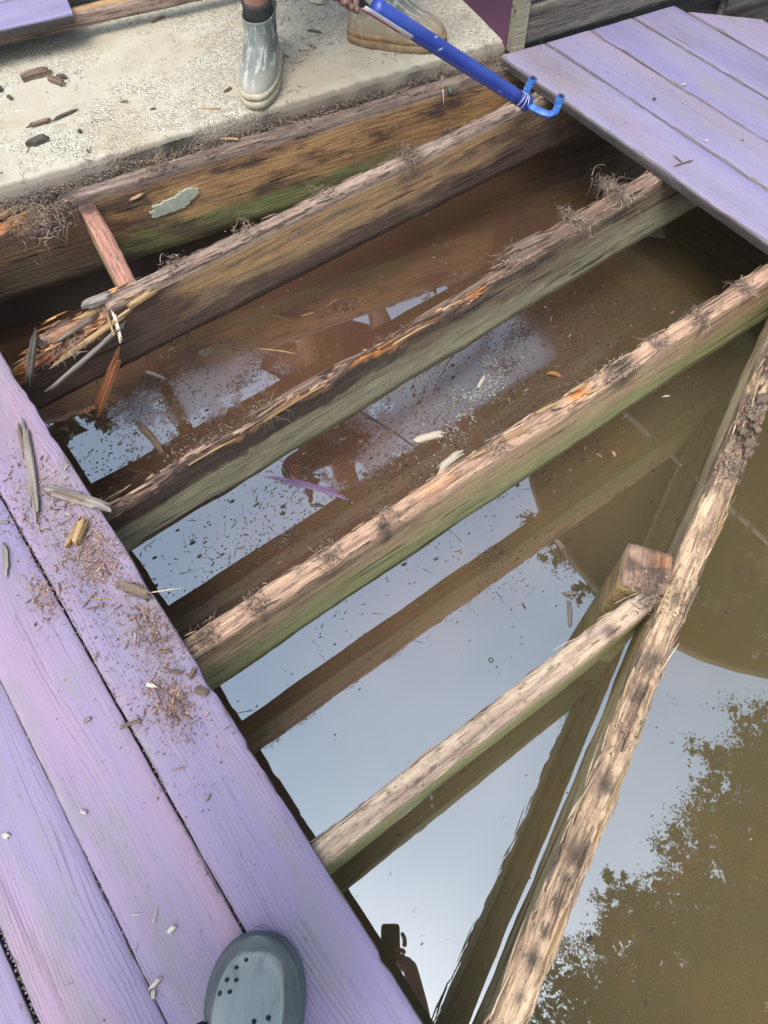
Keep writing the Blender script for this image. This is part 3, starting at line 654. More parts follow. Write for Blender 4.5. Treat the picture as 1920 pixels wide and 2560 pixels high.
for k in range(4):
    o = plank(st, 1.6, .139, .027, M['lilac_pale'], 90+k); o.location = (.0, .04+.146*k, .264)

# low deck at the top left, resting on the concrete
td = empty('upper_deck', (.618, 2.342, 0)); tag(td, 'corner of a lilac deck raised over the concrete, upper left', 'deck'); td.rotation_euler = (0, 0, HA-.045)
for k in range(5):
    x1 = 0.0 if k == 0 else (.10 if k == 1 else .3)
    o = plank(td, 1.5, .139, .028, M['lilac_pale'], 130+k); o.location = (x1-1.5, .0705+.146*k, .12)
hz_board('fascia_board', -1.5, .5, .048, .090, .06, .034, M['wood_brown'], td, 77)
hz_board('fascia_board', -1.5, .5, .024, .09, .62, .034, M['wood_trim'], td, 78)

# ------------------------------------------------------------------ house and trees that the water mirrors
g = NT('plum_siding', .6); nz = g.noise(g.map((1, 30, 30)), 1, 4); g.link(g.ramp(nz, [(.3, S(92, 54, 82, .4)), (.7, S(116, 70, 102, .4))]), 'Base Color'); M['siding'] = g.m
M['roof'] = simple('roof_shingles', [(.3, (70, 64, 62)), (.7, (104, 96, 92))], (8, 8, 8), k=.5)
hs_ = empty('house', (0.1, 4.75, 0)); tag(hs_, 'plum sided low house mirrored darkly in the water beyond the concrete', 'house'); hs_.rotation_euler = (0, 0, HA)
m = MB()
for k in range(16): m.box((-1.2, 0.006*(k % 2), .07+.155*k), (7.0, .03, .150), a=.4)
m.box((-1.2, 1.5, 1.2), (6.96, 2.9, 2.5)); m.build('wall', M['siding'], hs_)
m = MB(); m.add([(-5, -.45, 2.5), (2.6, -.45, 2.5), (2.6, 3.5, 2.5), (-5, 3.5, 2.5), (-5, 1.5, 3.3), (2.6, 1.5, 3.3), (-5, -.45, 2.42), (2.6, -.45, 2.42)], [(0, 1, 5, 4), (3, 4, 5, 2), (0, 6, 7, 1), (0, 4, 3), (1, 2, 5), (6, 0, 3, 2, 1, 7)]); m.build('roof', M['roof'], hs_)
m = MB(); m.box((-.4, -.03, 1.03), (.92, .05, 2.05)); dr = m.build('door', M['wood_grey'], hs_)

g = NT('leaf_foliage', .6); nz = g.noise(g.map((1.2, 1.2, 1.2), jitter=False), 1, 3)
g.link(g.ramp(g.math('ADD', g.math('MULTIPLY', g.attr('col'), .6), g.math('MULTIPLY', nz, .4)), [(.2, (.016, .026, .010, 1)), (.55, (.036, .05, .018, 1)), (.85, (.06, .075, .028, 1))]), 'Base Color'); M['foliage'] = g.m
M['bark'] = simple('tree_bark', [(.3, (72, 58, 46)), (.7, (116, 98, 80))], (12, 12, 3), k=.6, bump=.8)
def tree(name, label, base, lobes, nleaf, leaf, trunk_h, seed):
    q = np.random.default_rng(seed); root = empty(name, base); tag(root, label, 'tree', 'trees around the pit')
    m = MB(); b0 = Vector((0, 0, -.3)); m.tube([b0, (0.05, 0, trunk_h*.4), (0, .08, trunk_h*.75), (.05, 0, trunk_h)], [.24, .19, .14, .07], 10)
    for (c, r_) in lobes: m.tube([(0.02, .03, trunk_h*.55), (Vector(c)*.55+Vector((0, 0, trunk_h*.28))), Vector(c)], [.09, .05, .02], 6)
    m.build('trunk', M['bark'], root, True)
    P = []; sz = []; tot = sum(r_[0]*r_[1]*r_[2] for _, r_ in lobes)
    for (c, r_) in lobes:
        n = int(nleaf*r_[0]*r_[1]*r_[2]/tot); nc = max(14, n//110)
        cl = q.normal(size=(nc, 3)); cl /= np.linalg.norm(cl, axis=1)[:, None]; cl *= q.uniform(.45, 1.05, (nc, 1))
        idx = q.integers(0, nc, n); pts = cl[idx]+q.normal(size=(n, 3))*.065
        P.append(pts*np.array(r_)+np.array(c)); sz.append(leaf*q.uniform(.6, 1.3, n))
        k_ = int(n*.16); pts = cl[q.integers(0, nc, k_)]*q.uniform(.55, .97, (k_, 1))+q.normal(size=(k_, 3))*.05
        P.append(pts*np.array(r_)+np.array(c)); sz.append(leaf*q.uniform(2.2, 4.2, k_))
    P = np.concatenate(P); n = len(P); s = np.concatenate(sz)
    a = q.normal(size=(n, 3)); a /= np.linalg.norm(a, axis=1)[:, None]; b = np.cross(a, q.normal(size=(n, 3))); b /= np.linalg.norm(b, axis=1)[:, None]
    V = np.empty((n, 4, 3)); V[:, 0] = P-a*s[:, None]; V[:, 1] = P-b*s[:, None]*.5; V[:, 2] = P+a*s[:, None]; V[:, 3] = P+b*s[:, None]*.5
    me = bpy.data.meshes.new('crown'); me.vertices.add(4*n); me.vertices.foreach_set('co', V.ravel()); me.loops.add(4*n); me.loops.foreach_set('vertex_index', np.arange(4*n))
    me.polygons.add(n); me.polygons.foreach_set('loop_start', np.arange(0, 4*n, 4)); me.polygons.foreach_set('loop_total', np.full(n, 4)); me.update(); me.validate()
    at = me.attributes.new('col', 'FLOAT', 'POINT'); at.data.foreach_set('value', np.repeat(q.uniform(0, 1, n), 4).astype(np.float32))
    me.materials.append(M['foliage']); o = bpy.data.objects.new('crown', me); link(o, root); return root
def pol(az, d): return (d*math.sin(R(az)), d*math.cos(R(az)), -.3)
def at_dir(az, el, d, base):                       # a point seen mirrored in the water
    return (d*math.sin(R(az))-base[0], d*math.cos(R(az))-base[1], -2.11+d*math.tan(R(el))-base[2])
# tall tree to the right rear, leaning over the water
bs = pol(128, 5.4)
lob = []
for (az, el, d, r_) in ((140, 66, 3.9, 1.55), (122, 68, 3.9, 1.0), (112, 62, 4.6, 1.2), (150, 74, 2.9, 1.3), (118, 74.5, 3.1, .42), (128, 73.5, 3.1, .8), (106, 60, 4.9, .8), (165, 66, 4.0, 1.4), (104.5, 65, 4.3, .42), (125, 56, 5.2, 1.5), (109, 52, 5.8, 1.3), (101, 57.5, 5.2, .45)):
    lob.append((at_dir(az, el, d, bs), (r_, r_, r_*.85)))
tree('leafy_tree', 'tall leafy tree leaning over the pit, mirrored in the lower right water', bs, lob, 210000, .021, 7.5, 5)
bs = pol(72, 7.5); lob = []
for (az, el, d, r_) in ((72, 55, 7.2, 1.7), (66, 57.5, 7.0, 1.05), (80, 56, 7.0, 1.4), (63, 61.3, 6.2, .32), (70, 61.2, 6.3, .55), (62.5, 52, 7.4, .8), (75, 48, 8, 2.2), (87, 53, 7.2, 1.6), (66.5, 48, 8, 1.2), (80, 61, 6.2, .5), (88, 57.5, 6.4, .8)):
    lob.append((at_dir(az, el, d, bs), (r_, r_, r_)))
tree('leafy_tree', 'round leafy tree beyond the right deck, mirrored beside the post', bs, lob, 110000, .03, 7, 8)
bs = pol(50, 12); lob = []
for (az, el, d, r_) in ((44, 33, 12, 2.4), (54, 35, 12, 2.6), (62, 37, 12, 2.2), (38, 36, 12, 1.8), (49, 38, 12, 1.4)):
    lob.append((at_dir(az, el, d, bs), (r_, r_, r_)))
tree('leafy_tree', 'distant row tree behind the house corner, mirrored far across the water', bs, lob, 24000, .1, 6, 9)
bs = pol(8, 9.5); lob = []
for (az, el, d, r_) in ((4, 45.2, 9, 1.1), (14, 45.6, 9, 1.0), (21, 45.2, 9, .9), (-6, 45, 9, 1.2), (10, 38, 9, 2), (-20, 42, 9, 2), (28, 44, 9, 1)):
    lob.append((at_dir(az, el, d, bs), (r_, r_, r_)))
tree('leafy_tree', 'dark tree rising behind the low house, mirrored near the broken joist', bs, lob, 24000, .08, 6, 10)

# guessed, unseen parasol added for the curved dark edge in the water
M['canvas'] = simple('parasol_canvas', [(.3, (96, 84, 72)), (.7, (122, 108, 92))], (6, 6, 6), k=.4, bump=.1)
M['pole'] = simple('parasol_pole', [(.3, (74, 62, 52)), (.7, (92, 78, 66))], (6, 6, 6), k=.4, bump=0, rough=.4)
PC = Vector((3.81, .81, 0)); H_ = 2.36; RR = 1.6
ps = empty('guessed_parasol', (PC.x, PC.y, -.13)); tag(ps, 'guessed brown parasol out of view, added for its mirrored curved edge', 'parasol')
V = [(0, 0, H_+.52)]; F = []; n = 48
for j, (rr, zz) in enumerate(((.4, .38), (.8, .24), (1.2, .09), (RR, 0), (RR, -.12))):
    for k in range(n): V.append((rr*math.cos(6.2832*k/n), rr*math.sin(6.2832*k/n), H_+.13+zz))
for k in range(n): F.append((0, 1+k, 1+(k+1) % n))
for j in range(4):
    for k in range(n): F.append((1+j*n+k, 1+(j+1)*n+k, 1+(j+1)*n+(k+1) % n, 1+j*n+(k+1) % n))
cv = mesh('canopy', V, F, M['canvas'], ps); so_ = cv.modifiers.new('thick', 'SOLIDIFY'); so_.thickness = .006
m = MB(); m.tube([(0, 0, 0), (0, 0, H_+.5)], .022, 12); m.build('pole', M['pole'], ps, True)
m = MB(); m.tube([(0, 0, 0), (0, 0, .06)], [.26, .22], 20); m.build('base', M['pole'], ps, True)
for k in range(8):
    m = MB(); t = 6.2832*k/8; m.tube([(0, 0, H_+.42), (math.cos(t)*RR*.98, math.sin(t)*RR*.98, H_+.12)], .008, 6); m.build('rib', M['pole'], ps, True)
# ------------------------------------------------------------------ prying tool
TB = Vector((1.430, 1.335, .062)); TH = Vector((.985, 1.440, .405)); td_ = (TH-TB).normalized()
g = NT('blue_tube_paint', .35); sc_ = g.noise(g.map((6, 40, 40)), 1, 4, .6); big = g.noise(g.map((3, 3, 3)), 1, 3)
c = g.mix(g.sstep(big, .4, .65), S(34, 54, 138, .75), S(52, 72, 158, .75)); c = g.mix(g.math('MULTIPLY', g.sstep(sc_, .66, .72), .8), c, S(205, 205, 220, .8))
g.link(c, 'Base Color'); g.link(g.math('ADD', .28, g.math('MULTIPLY', sc_, .3)), 'Roughness'); M['tube_blue'] = g.m
g = NT('fork_blue_paint', .45); sc_ = g.noise(g.map((60, 60, 60)), 1, 4, .7)
c = g.mix(g.sstep(sc_, .45, .68), S(44, 92, 172, .66), S(92, 140, 200, .66)); c = g.mix(g.sstep(sc_, .68, .73), c, S(70, 84, 116, .7))
g.link(c, 'Base Color'); g.link(g.bump(sc_, .4, .002), 'Normal'); M['fork_blue'] = g.m
M['hole'] = simple('dark_slot', [(.3, (40, 44, 52)), (.7, (58, 60, 66))], (60, 60, 60), bump=0)
M['sticker_white'] = simple('white_sticker', [(.3, (214, 208, 214)), (.7, (236, 232, 236))], (60, 60, 60), bump=0, rough=.4)
M['sticker_red'] = simple('red_sticker_print', [(.3, (178, 60, 70)), (.7, (206, 92, 96))], (60, 60, 60), bump=0, rough=.4)
tool = empty('prying_tool', tuple(TB)); tag(tool, 'blue tubular board prying tool with a pale blue two pronged fork', 'pry tool')
Z0 = Vector((0, 0, 0)); TR = .0185
m = MB(); m.tube([Z0+td_*a for a in (.02, .05, .2, .3, .42, .52, .53)], [TR*.98, TR, TR, TR, TR, TR, TR*.8], 28); m.build('handle', M['tube_blue'], tool, True)
m = MB(); m.tube([td_*a for a in (-.022, -.014, .0, .012, .026)], [.017, .022, .0172, .0185, .0183], 24); m.build('collar', M['tube_blue'], tool, True)
for k, a in enumerate((-.006, .004, .018)):       # wire wrapped round the collar
    pr_ = td_.cross(Vector((0, 0, 1))).normalized(); pq = td_.cross(pr_)
    m = MB(); m.tube([td_*(a+.004*math.sin(t*2+k))+(pr_*math.cos(t)+pq*math.sin(t))*.0183 for t in [i*.3 for i in range(22)]], .0012, 5); m.build('wire', M['sticker_white'], tool, True)
def flatbar(pts, w, t, nrm):
    m = MB(); pts = [Vector(p) for p in pts]; V = []; F = []
    for i, p in enumerate(pts):
        d = (pts[min(i+1, len(pts)-1)]-pts[max(0, i-1)]).normalized(); s_ = d.cross(nrm).normalized(); wi = w[i] if isinstance(w, list) else w
        for a, b in ((-1, -1), (-.8, -1.15), (.8, -1.15), (1, -1), (1, 1), (.8, 1.15), (-.8, 1.15), (-1, 1)): V.append(p+s_*a*wi/2+nrm*b*t/2)
    for i in range(len(pts)-1):
        for k in range(8): F.append((i*8+k, i*8+(k+1) % 8, i*8+8+(k+1) % 8, i*8+8+k))
    F.append(tuple(range(8))[::-1]); F.append(tuple(range((len(pts)-1)*8, len(pts)*8))); m.add(V, F); return m
nr = Vector((-.32, -.42, .85)).normalized(); FS = .88
A0 = Vector((.008, .005, -.008)); 
pa = [A0+Vector((0, .004, 0)), Vector((.03, .022, -.010)), Vector((.070, .056, -.014)), Vector((.118, .088, -.022)), Vector((.146, .104, -.030))]
pa = [p*FS for p in pa]; fa = flatbar(pa, [.018, .018, .019, .022, .019], .010, nr).build('prong', M['fork_blue'], tool, True)
pb = [A0+Vector((.002, -.012, 0)), Vector((.010, -.040, -.008)), Vector((.018, -.066, -.010)), Vector((.030, -.084, -.012)), Vector((.052, -.088, -.012)), Vector((.084, -.066, -.014)), Vector((.122, -.036, -.022)), Vector((.152, -.016, -.030))]
pb = [p*FS for p in pb]; fb = flatbar(pb, [.017, .017, .017, .017, .018, .019, .022, .019], .010, nr).build('prong', M['fork_blue'], tool, True)
for ob, p, d in ((fa, (pa[3]*.6+pa[4]*.4), (pa[4]-pa[3]).normalized()), (fb, (pb[6]*.55+pb[7]*.45), (pb[7]-pb[6]).normalized())):
    m = MB(); m.tube([p-d*.012+nr*.0055, p-d*.004+nr*.0062, p+d*.006+nr*.0062, p+d*.012+nr*.0055], [.003, .0046, .0046, .003], 8); m.build('slot', M['hole'], ob, True)
# sticker wrapped round the handle
def wrap(a0, a1, t0, t1, r_, mat_, par, nm):
    e1 = (CAM-TH); e1 = (e1-td_*e1.dot(td_)).normalized(); e2 = td_.cross(e1); V = []; F = []; n = 10
    for i in range(7):
        for k in range(n+1):
            t = t0+(t1-t0)*k/n; aa = a0+(a1-a0)*i/6+(.004*math.sin(k*2.1) if i == 0 else 0); V.append(td_*aa+(e1*math.cos(t)+e2*math.sin(t))*r_)
    for i in range(6):
        for k in range(n): F.append((i*(n+1)+k, i*(n+1)+k+1, (i+1)*(n+1)+k+1, (i+1)*(n+1)+k))
    o = mesh(nm, V, F, mat_, par); o.modifiers.new('t', 'SOLIDIFY').thickness = .0006; return o
stk = wrap(.415, .56, -1.35, -.45, TR+.0012, M['sticker_white'], tool, 'sticker')
wrap(.45, .56, -1.25, -.95, TR+.0022, M['sticker_red'], stk, 'print')

# ------------------------------------------------------------------ people
def skin(name, J, E, m, parent=None, root=None, sub=2):
    ks = list(J); me = bpy.data.meshes.new(name); me.from_pydata([J[k][0] for k in ks], [(ks.index(a), ks.index(b)) for a, b in E], []); me.materials.append(m)
    o = bpy.data.objects.new(name, me); link(o, parent); md = o.modifiers.new('Skin', 'SKIN'); md.use_smooth_shade = True; md.branch_smoothing = .6
    if not me.skin_vertices: me.skin_vertices.new()
    for i, k in enumerate(ks):
        r_ = J[k][1]; v = me.skin_vertices[0].data[i]; v.radius = r_ if isinstance(r_, tuple) else (r_, r_); v.use_root = (k == (root or ks[0]))
    s_ = o.modifiers.new('Sub', 'SUBSURF'); s_.levels = s_.render_levels = sub
    return o
def skinmat(name, c):
    g = NT(name, .55); a = g.noise(g.map((30, 30, 30)), 1, 4); b_ = g.noise(g.map((7, 7, 7)), 1, 3)
    col = g.mix(g.sstep(b_, .35, .65), S(*c, .62), S(c[0]*.93, c[1]*.84, c[2]*.8, .62)); col = g.mix(g.math('MULTIPLY', g.sstep(a, .5, .7), .25), col, S(c[0]*.8, c[1]*.75, c[2]*.75, .62))
    g.link(col, 'Base Color'); g.link(g.bump(a, .15, .001), 'Normal'); g.p.inputs['Subsurface Weight'].default_value = .08; g.p.inputs['Subsurface Radius'].default_value = (.01, .004, .002); return g.m
M['skin'] = skinmat('skin', (206, 156, 138)); M['skin_dirty'] = skinmat('dirty_skin', (134, 100, 90))
M['sock'] = simple('dark_sock_knit', [(.3, (60, 56, 56)), (.7, (88, 82, 80))], (160, 160, 60), bump=.5)
M['cloth_dark'] = simple('dark_shorts_cloth', [(.3, (60, 60, 64)), (.7, (86, 86, 90))], (60, 60, 60), bump=.3)
M['cloth_shirt'] = simple('brown_shirt_cloth', [(.3, (62, 58, 54)), (.7, (84, 78, 72))], (60, 60, 60), bump=.3)
M['hair'] = simple('brown_hair', [(.3, (52, 40, 32)), (.7, (84, 66, 52))], (80, 80, 80), bump=.6)
def boot_mats(hi=.092, lo=.045, mudc=(196, 188, 172)):
    g = NT('grey_rubber_boot', .82); x, y, z = g.sep()
    st_ = g.noise(g.map((22, 90, 9)), 1, 4, .65); n2 = g.noise(g.map((16, 16, 16)), 1, 4)
    c = g.ramp(n2, [(.3, S(108, 111, 106, .66)), (.7, S(140, 143, 136, .66))])
    sp = g.noise(g.map((70, 70, 70)), 1, 5, .75); c = g.mix(g.math('MULTIPLY', g.sstep(st_, .5, .6), .85), c, S(200, 200, 192, .66)); c = g.mix(g.math('MULTIPLY', g.sstep(sp, .58, .66), .7), c, S(176, 166, 148, .66))
    mud = g.sstep(g.math('ADD', z, g.math('MULTIPLY', g.math('SUBTRACT', n2, .5), .06)), hi, lo)
    c = g.mix(g.math('MULTIPLY', mud, .75), c, S(*mudc, .66)); g.link(c, 'Base Color'); g.link(g.bump(st_, .25, .002), 'Normal')
    g2 = NT('muddy_tan_sole', .8); n3 = g2.noise(g2.map((40, 40, 40)), 1, 4)
    g2.link(g2.ramp(n3, [(.3, S(168, 150, 122, .66)), (.6, S(204, 192, 164, .66)), (.8, S(216, 206, 184, .66))]), 'Base Color'); g2.link(g2.bump(n3, .3, .002), 'Normal')
    g3 = NT('brown_mud_sole', .8); n3 = g3.noise(g3.map((40, 40, 40)), 1, 4)
    g3.link(g3.ramp(n3, [(.3, S(128, 98, 70, .66)), (.6, S(160, 130, 96, .66)), (.8, S(186, 160, 124, .66))]), 'Base Color'); g3.link(g3.bump(n3, .3, .002), 'Normal')
    return g.m, g2.m, g3.m
M['boot'], M['sole_tan'], M['sole_brown'] = boot_mats(); M['boot_muddy'] = boot_mats(.125, .055, (172, 148, 116))[0]
def rings(rs, n=48, close_top=True, pw=2.45):
    V = []; F = []
    for (z, xh, xt, w_) in rs:
        c = (xh+xt)/2; a = (xt-xh)/2
        for k in range(n):
            t = 2*math.pi*k/n; ct, s_ = math.cos(t), math.sin(t)
            ex = math.copysign(abs(ct)**(2/pw), ct); ey = math.copysign(abs(s_)**(2/pw), s_)
            x = c+a*ex; L_ = (x-xh)/max(1e-6, xt-xh); taper = 1-.2*max(0, 1-L_/.62)**1.2*min(1, (xt-xh-.13)/.1 if xt-xh > .13 else 0)
            waist = 1-.10*math.exp(-((L_-.38)/.16)**2)*(1 if xt-xh > .2 else 0)
            wr = .0011*fbm(x*22, w_*ey*22, z*30)+(.0016*math.sin(z*330+3*fbm(x*14, ey*2, 1)) if .06 < z < .125 else 0); V.append((x+wr*ct, w_*ey*taper*waist+wr*s_*1.2, z))
    m_ = len(rs)
    for j in range(m_-1):
        for k in range(n): F.append((j*n+k, j*n+(k+1) % n, (j+1)*n+(k+1) % n, (j+1)*n+k))
    F.append(tuple(range(n))[::-1])
    if close_top: F.append(tuple(range((m_-1)*n, m_*n)))
    return V, F
def boot(parent, toe, ang, solem, z0, upm=None):
    L = .298; o = empty('boot', (toe[0]-L*math.cos(ang), toe[1]-L*math.sin(ang), z0), ang); o.parent = parent; o.matrix_parent_inverse = parent.matrix_basis.inverted() if False else Matrix.Translation(-Vector(parent.location))
    V, F = rings([(.030, .008, .288, .054), (.040, .007, .290, .055), (.052, .008, .287, .054), (.064, .009, .276, .052), (.076, .010, .258, .049), (.088, .011, .232, .043), (.100, .012, .206, .041), (.115, .013, .182, .040), (.132, .012, .168, .042), (.146, .010, .160, .044), (.152, .008, .160, .0455), (.155, .008, .160, .0455), (.156, .011, .157, .0425), (.14, .015, .15, .039), (.11, .02, .14, .034)], close_top=False)
    up = mesh('upper', V, F, upm or M['boot'], o)
    V, F = rings([(0, .006, .290, .054), (.004, .001, .297, .0575), (.018, .0, .299, .0585), (.022, .002, .296, .057), (.0245, .005, .292, .0545), (.027, .001, .297, .0575), (.035, .001, .298, .058), (.041, .003, .295, .0562), (.042, .02, .27, .04)])
    mesh('sole', V, F, solem, o); return o
worker = empty('person', (1.17, 2.0, CZ)); tag(worker, 'person in grey rubber boots crouching on the concrete, gripping the blue tool', 'person')
wl = Vector(worker.location)
def rel(d): return {k: (tuple(Vector(v[0])-wl), v[1]) for k, v in d.items()}
W2 = TH+td_*.02; W1 = TH+td_*.34
A1 = Vector((1.003, 1.955, .10)); A2 = Vector((1.315, 1.895, .10))
J = {'pelvis': ((1.16, 2.27, .70), (.15, .11)), 'belly': ((1.12, 2.10, .84), (.14, .11)), 'chest': ((1.05, 1.88, .95), (.16, .11)), 'neck': ((1.0, 1.74, 1.02), .055), 'head0': ((.98, 1.68, 1.05), .075), 'head1': ((.95, 1.60, 1.08), .088), 'head2': ((.93, 1.55, 1.10), .06),
     'h1': ((1.07, 2.24, .66), .095), 'k1': ((.99, 1.865, .50), .058), 'c1': ((.992, 1.925, .36), .056), 's1': ((.998, 1.948, .22), .037), 'a1': (tuple(A1), .034),
     'h2': ((1.26, 2.24, .66), .095), 'k2': ((1.39, 1.88, .50), .058), 'c2': ((1.36, 1.90, .36), .056), 's2': ((1.33, 1.90, .22), .037), 'a2': (tuple(A2), .034),
     'sh1': ((.89, 1.83, .93), .058), 'e1': ((.72, 1.74, .74), .042), 'w1': (tuple(W1+Vector((.015, .055, .015))), .027), 'sh2': ((1.19, 1.76, .91), .058), 'e2': ((1.17, 1.62, .66), .042), 'w2': (tuple(W2+Vector((.03, .07, .035))), .027)}
E = [('pelvis', 'belly'), ('belly', 'chest'), ('chest', 'neck'), ('neck', 'head0'), ('head0', 'head1'), ('head1', 'head2'), ('pelvis', 'h1'), ('h1', 'k1'), ('k1', 'c1'), ('c1', 's1'), ('s1', 'a1'), ('pelvis', 'h2'), ('h2', 'k2'), ('k2', 'c2'), ('c2', 's2'), ('s2', 'a2'), ('chest', 'sh1'), ('sh1', 'e1'), ('e1', 'w1'), ('chest', 'sh2'), ('sh2', 'e2'), ('e2', 'w2')]
skin('body', rel(J), E, M['skin'], worker, 'pelvis')
skin('shirt', rel({'p': ((1.15, 2.22, .745), (.165, .13)), 'belly': ((1.12, 2.10, .84), (.16, .13)), 'chest': ((1.05, 1.88, .95), (.18, .13)), 'n': ((1.02, 1.79, .99), .075), 'sh1': ((.89, 1.83, .93), .078), 'e1': ((.72, 1.74, .74), .06), 'f1': ((.715, 1.66, .70), .048), 'sh2': ((1.19, 1.76, .91), .078), 'e2': ((1.17, 1.62, .66), .06), 'f2': ((1.14, 1.60, .61), .05)}), [('p', 'belly'), ('belly', 'chest'), ('chest', 'n'), ('chest', 'sh1'), ('sh1', 'e1'), ('e1', 'f1'), ('chest', 'sh2'), ('sh2', 'e2'), ('e2', 'f2')], M['cloth_shirt'], worker)
skin('shorts', rel({'p': ((1.16, 2.27, .70), (.17, .135)), 'h1': ((1.07, 2.24, .66), .118), 'k1': ((.99, 1.865, .50), .08), 'c1': ((.991, 1.90, .42), .078), 'h2': ((1.26, 2.24, .66), .118), 'k2': ((1.39, 1.88, .50), .08), 'c2': ((1.375, 1.90, .42), .078)}), [('p', 'h1'), ('h1', 'k1'), ('k1', 'c1'), ('p', 'h2'), ('h2', 'k2'), ('k2', 'c2')], M['cloth_dark'], worker)
skin('hair', rel({'a': ((.995, 1.70, 1.095), .05), 'b': ((.965, 1.63, 1.135), .075), 'c': ((.935, 1.57, 1.155), .05)}), [('a', 'b'), ('b', 'c')], M['hair'], worker)
boot(worker, (.868, 1.797, 0), math.atan2(-.75, -.65), M['sole_tan'], CZ)
boot(worker, (1.485, 1.725, 0), math.atan2(-.70, .70), M['sole_brown'], CZ, M['boot_muddy'])
for A, s_ in ((A1, 's1'), (A2, 's2')):
    m = MB(); b_ = Vector((A.x, A.y, .12)); t_ = Vector((A.x, A.y, 0))*.3+Vector((J[s_][0][0], J[s_][0][1], 0))*.7+Vector((0, 0, .195)); m.tube([b_, b_*.4+t_*.6, t_*.9+b_*.1, t_, t_+Vector((0, 0, .001))], [.044, .0405, .041, .042, .037], 24); o = m.build('sock', M['sock'], None, True); o.parent = worker; o.matrix_parent_inverse = Matrix.Translation(-wl)
def grip(parent, at, axis, r_, toward, m, wrist, flip=1):
    """hand closed round a tube: palm on the side `toward`, four fingers curling to the far side, thumb against them"""
    e1 = (toward-axis*toward.dot(axis)).normalized(); e2 = axis.cross(e1)*flip; o = None; MBs = []
    P = {'w': (tuple(wrist), .024), 'p0': (tuple(at+e1*(r_+.026)), (.026, .02)), 'p1': (tuple(at+e1*(r_+.018)+e2*.02), (.034, .014))}
    hand = skin('hand', {k: (tuple(Vector(v[0])-Vector(parent.location)), v[1]) for k, v in P.items()}, [('w', 'p0'), ('p0', 'p1')], m, parent)
    for i in range(4):
        off = axis*(.032-.0205*i); ln = (2.5, 2.75, 2.6, 2.15)[i]; J_ = {}; Ed = []
        for k in range(7):
            t = .15+ln*k/6; rad = r_+.0085-(.001 if k == 6 else 0); p = at+off+(e1*math.cos(t)+e2*math.sin(t))*rad
            J_[k] = (tuple(p-Vector(parent.location)), (.0102, .0092, .0098, .0086, .0092, .008, .0062)[k])
            if k: Ed.append((k-1, k))
        f = skin('finger', J_, Ed, m, None, 0); f.parent = hand
        pt = at+off+(e1*math.cos(.15+ln)+e2*math.sin(.15+ln))*(r_+.0135)-Vector(parent.location)
    J_ = {}
    for k in range(5):
        t = -.2-1.7*k/4; p = at+axis*(.045+.006*k)+(e1*math.cos(t)+e2*math.sin(t))*(r_+.0095); J_[k] = (tuple(p-Vector(parent.location)), (.0125, .0115, .0105, .0105, .0075)[k])
    f = skin('thumb', J_, [(k, k+1) for k in range(4)], m, None, 0); f.parent = hand
    return hand
dwn = (RT*-.25+UP*.95)
grip(worker, W2, td_, TR, dwn, M['skin_dirty'], W2+Vector((.03, .07, .035)), 1)
grip(worker, W1, td_, TR, dwn, M['skin_dirty'], W1+Vector((.015, .055, .015)), 1)

# the photographer, whose clog shows at the bottom edge
ph = empty('person', (-.33, -.05, 0)); tag(ph, 'photographer standing on the lilac deck, grey clog toe at the bottom edge', 'person')
pl = Vector(ph.location)
def relp(d): return {k: (tuple(Vector(v[0])-pl), v[1]) for k, v in d.items()}
M['trousers'] = simple('dark_trousers', [(.3, (52, 54, 60)), (.7, (74, 76, 84))], (60, 60, 60), bump=.3)
M['tshirt'] = simple('dark_tshirt', [(.3, (62, 62, 66)), (.7, (84, 84, 88))], (60, 60, 60), bump=.3)
fe = Vector((.603, .798, 0)).normalized(); fl_ = Vector((-fe.y, fe.x, 0)); TOE = Vector((-.155, .104, 0))
AR = TOE-fe*.225+Vector((0, 0, .09)); AL = TOE-fe*.465+fl_*.25+Vector((0, 0, .09))
elb = Vector((-.09, -.335, 1.09)); wri = Vector((-.002, -.125, 1.165))
J = {'pelvis': ((-.44, -.10, .93), (.15, .11)), 'belly': ((-.44, -.11, 1.10), (.14, .10)), 'chest': ((-.43, -.13, 1.32), (.16, .11)), 'neck': ((-.42, -.11, 1.48), .055), 'hd0': ((-.40, -.08, 1.55), .075), 'hd1': ((-.385, -.06, 1.63), .088), 'hd2': ((-.385, -.065, 1.70), .065),
     'hr': ((-.36, -.16, .88), .092), 'kr': ((-.31, -.10, .48), .06), 'cr': ((-.315, -.12, .34), .056), 'ar': (tuple(AR), .036), 'hl': ((-.52, -.04, .88), .092), 'kl': ((-.60, -.05, .48), .06), 'cl': ((-.62, -.09, .34), .056), 'al': (tuple(AL), .036),
     'shr': ((-.27, -.25, 1.38), .058), 'er': (tuple(elb), .041), 'wr': (tuple(wri), .027), 'shl': ((-.58, -.01, 1.38), .058), 'el': ((-.60, .05, 1.10), .041), 'wl': ((-.58, .14, .88), .027)}
E = [('pelvis', 'belly'), ('belly', 'chest'), ('chest', 'neck'), ('neck', 'hd0'), ('hd0', 'hd1'), ('hd1', 'hd2'), ('pelvis', 'hr'), ('hr', 'kr'), ('kr', 'cr'), ('cr', 'ar'), ('pelvis', 'hl'), ('hl', 'kl'), ('kl', 'cl'), ('cl', 'al'), ('chest', 'shr'), ('shr', 'er'), ('er', 'wr'), ('chest', 'shl'), ('shl', 'el'), ('el', 'wl')]
skin('body', relp(J), E, M['skin'], ph, 'pelvis')
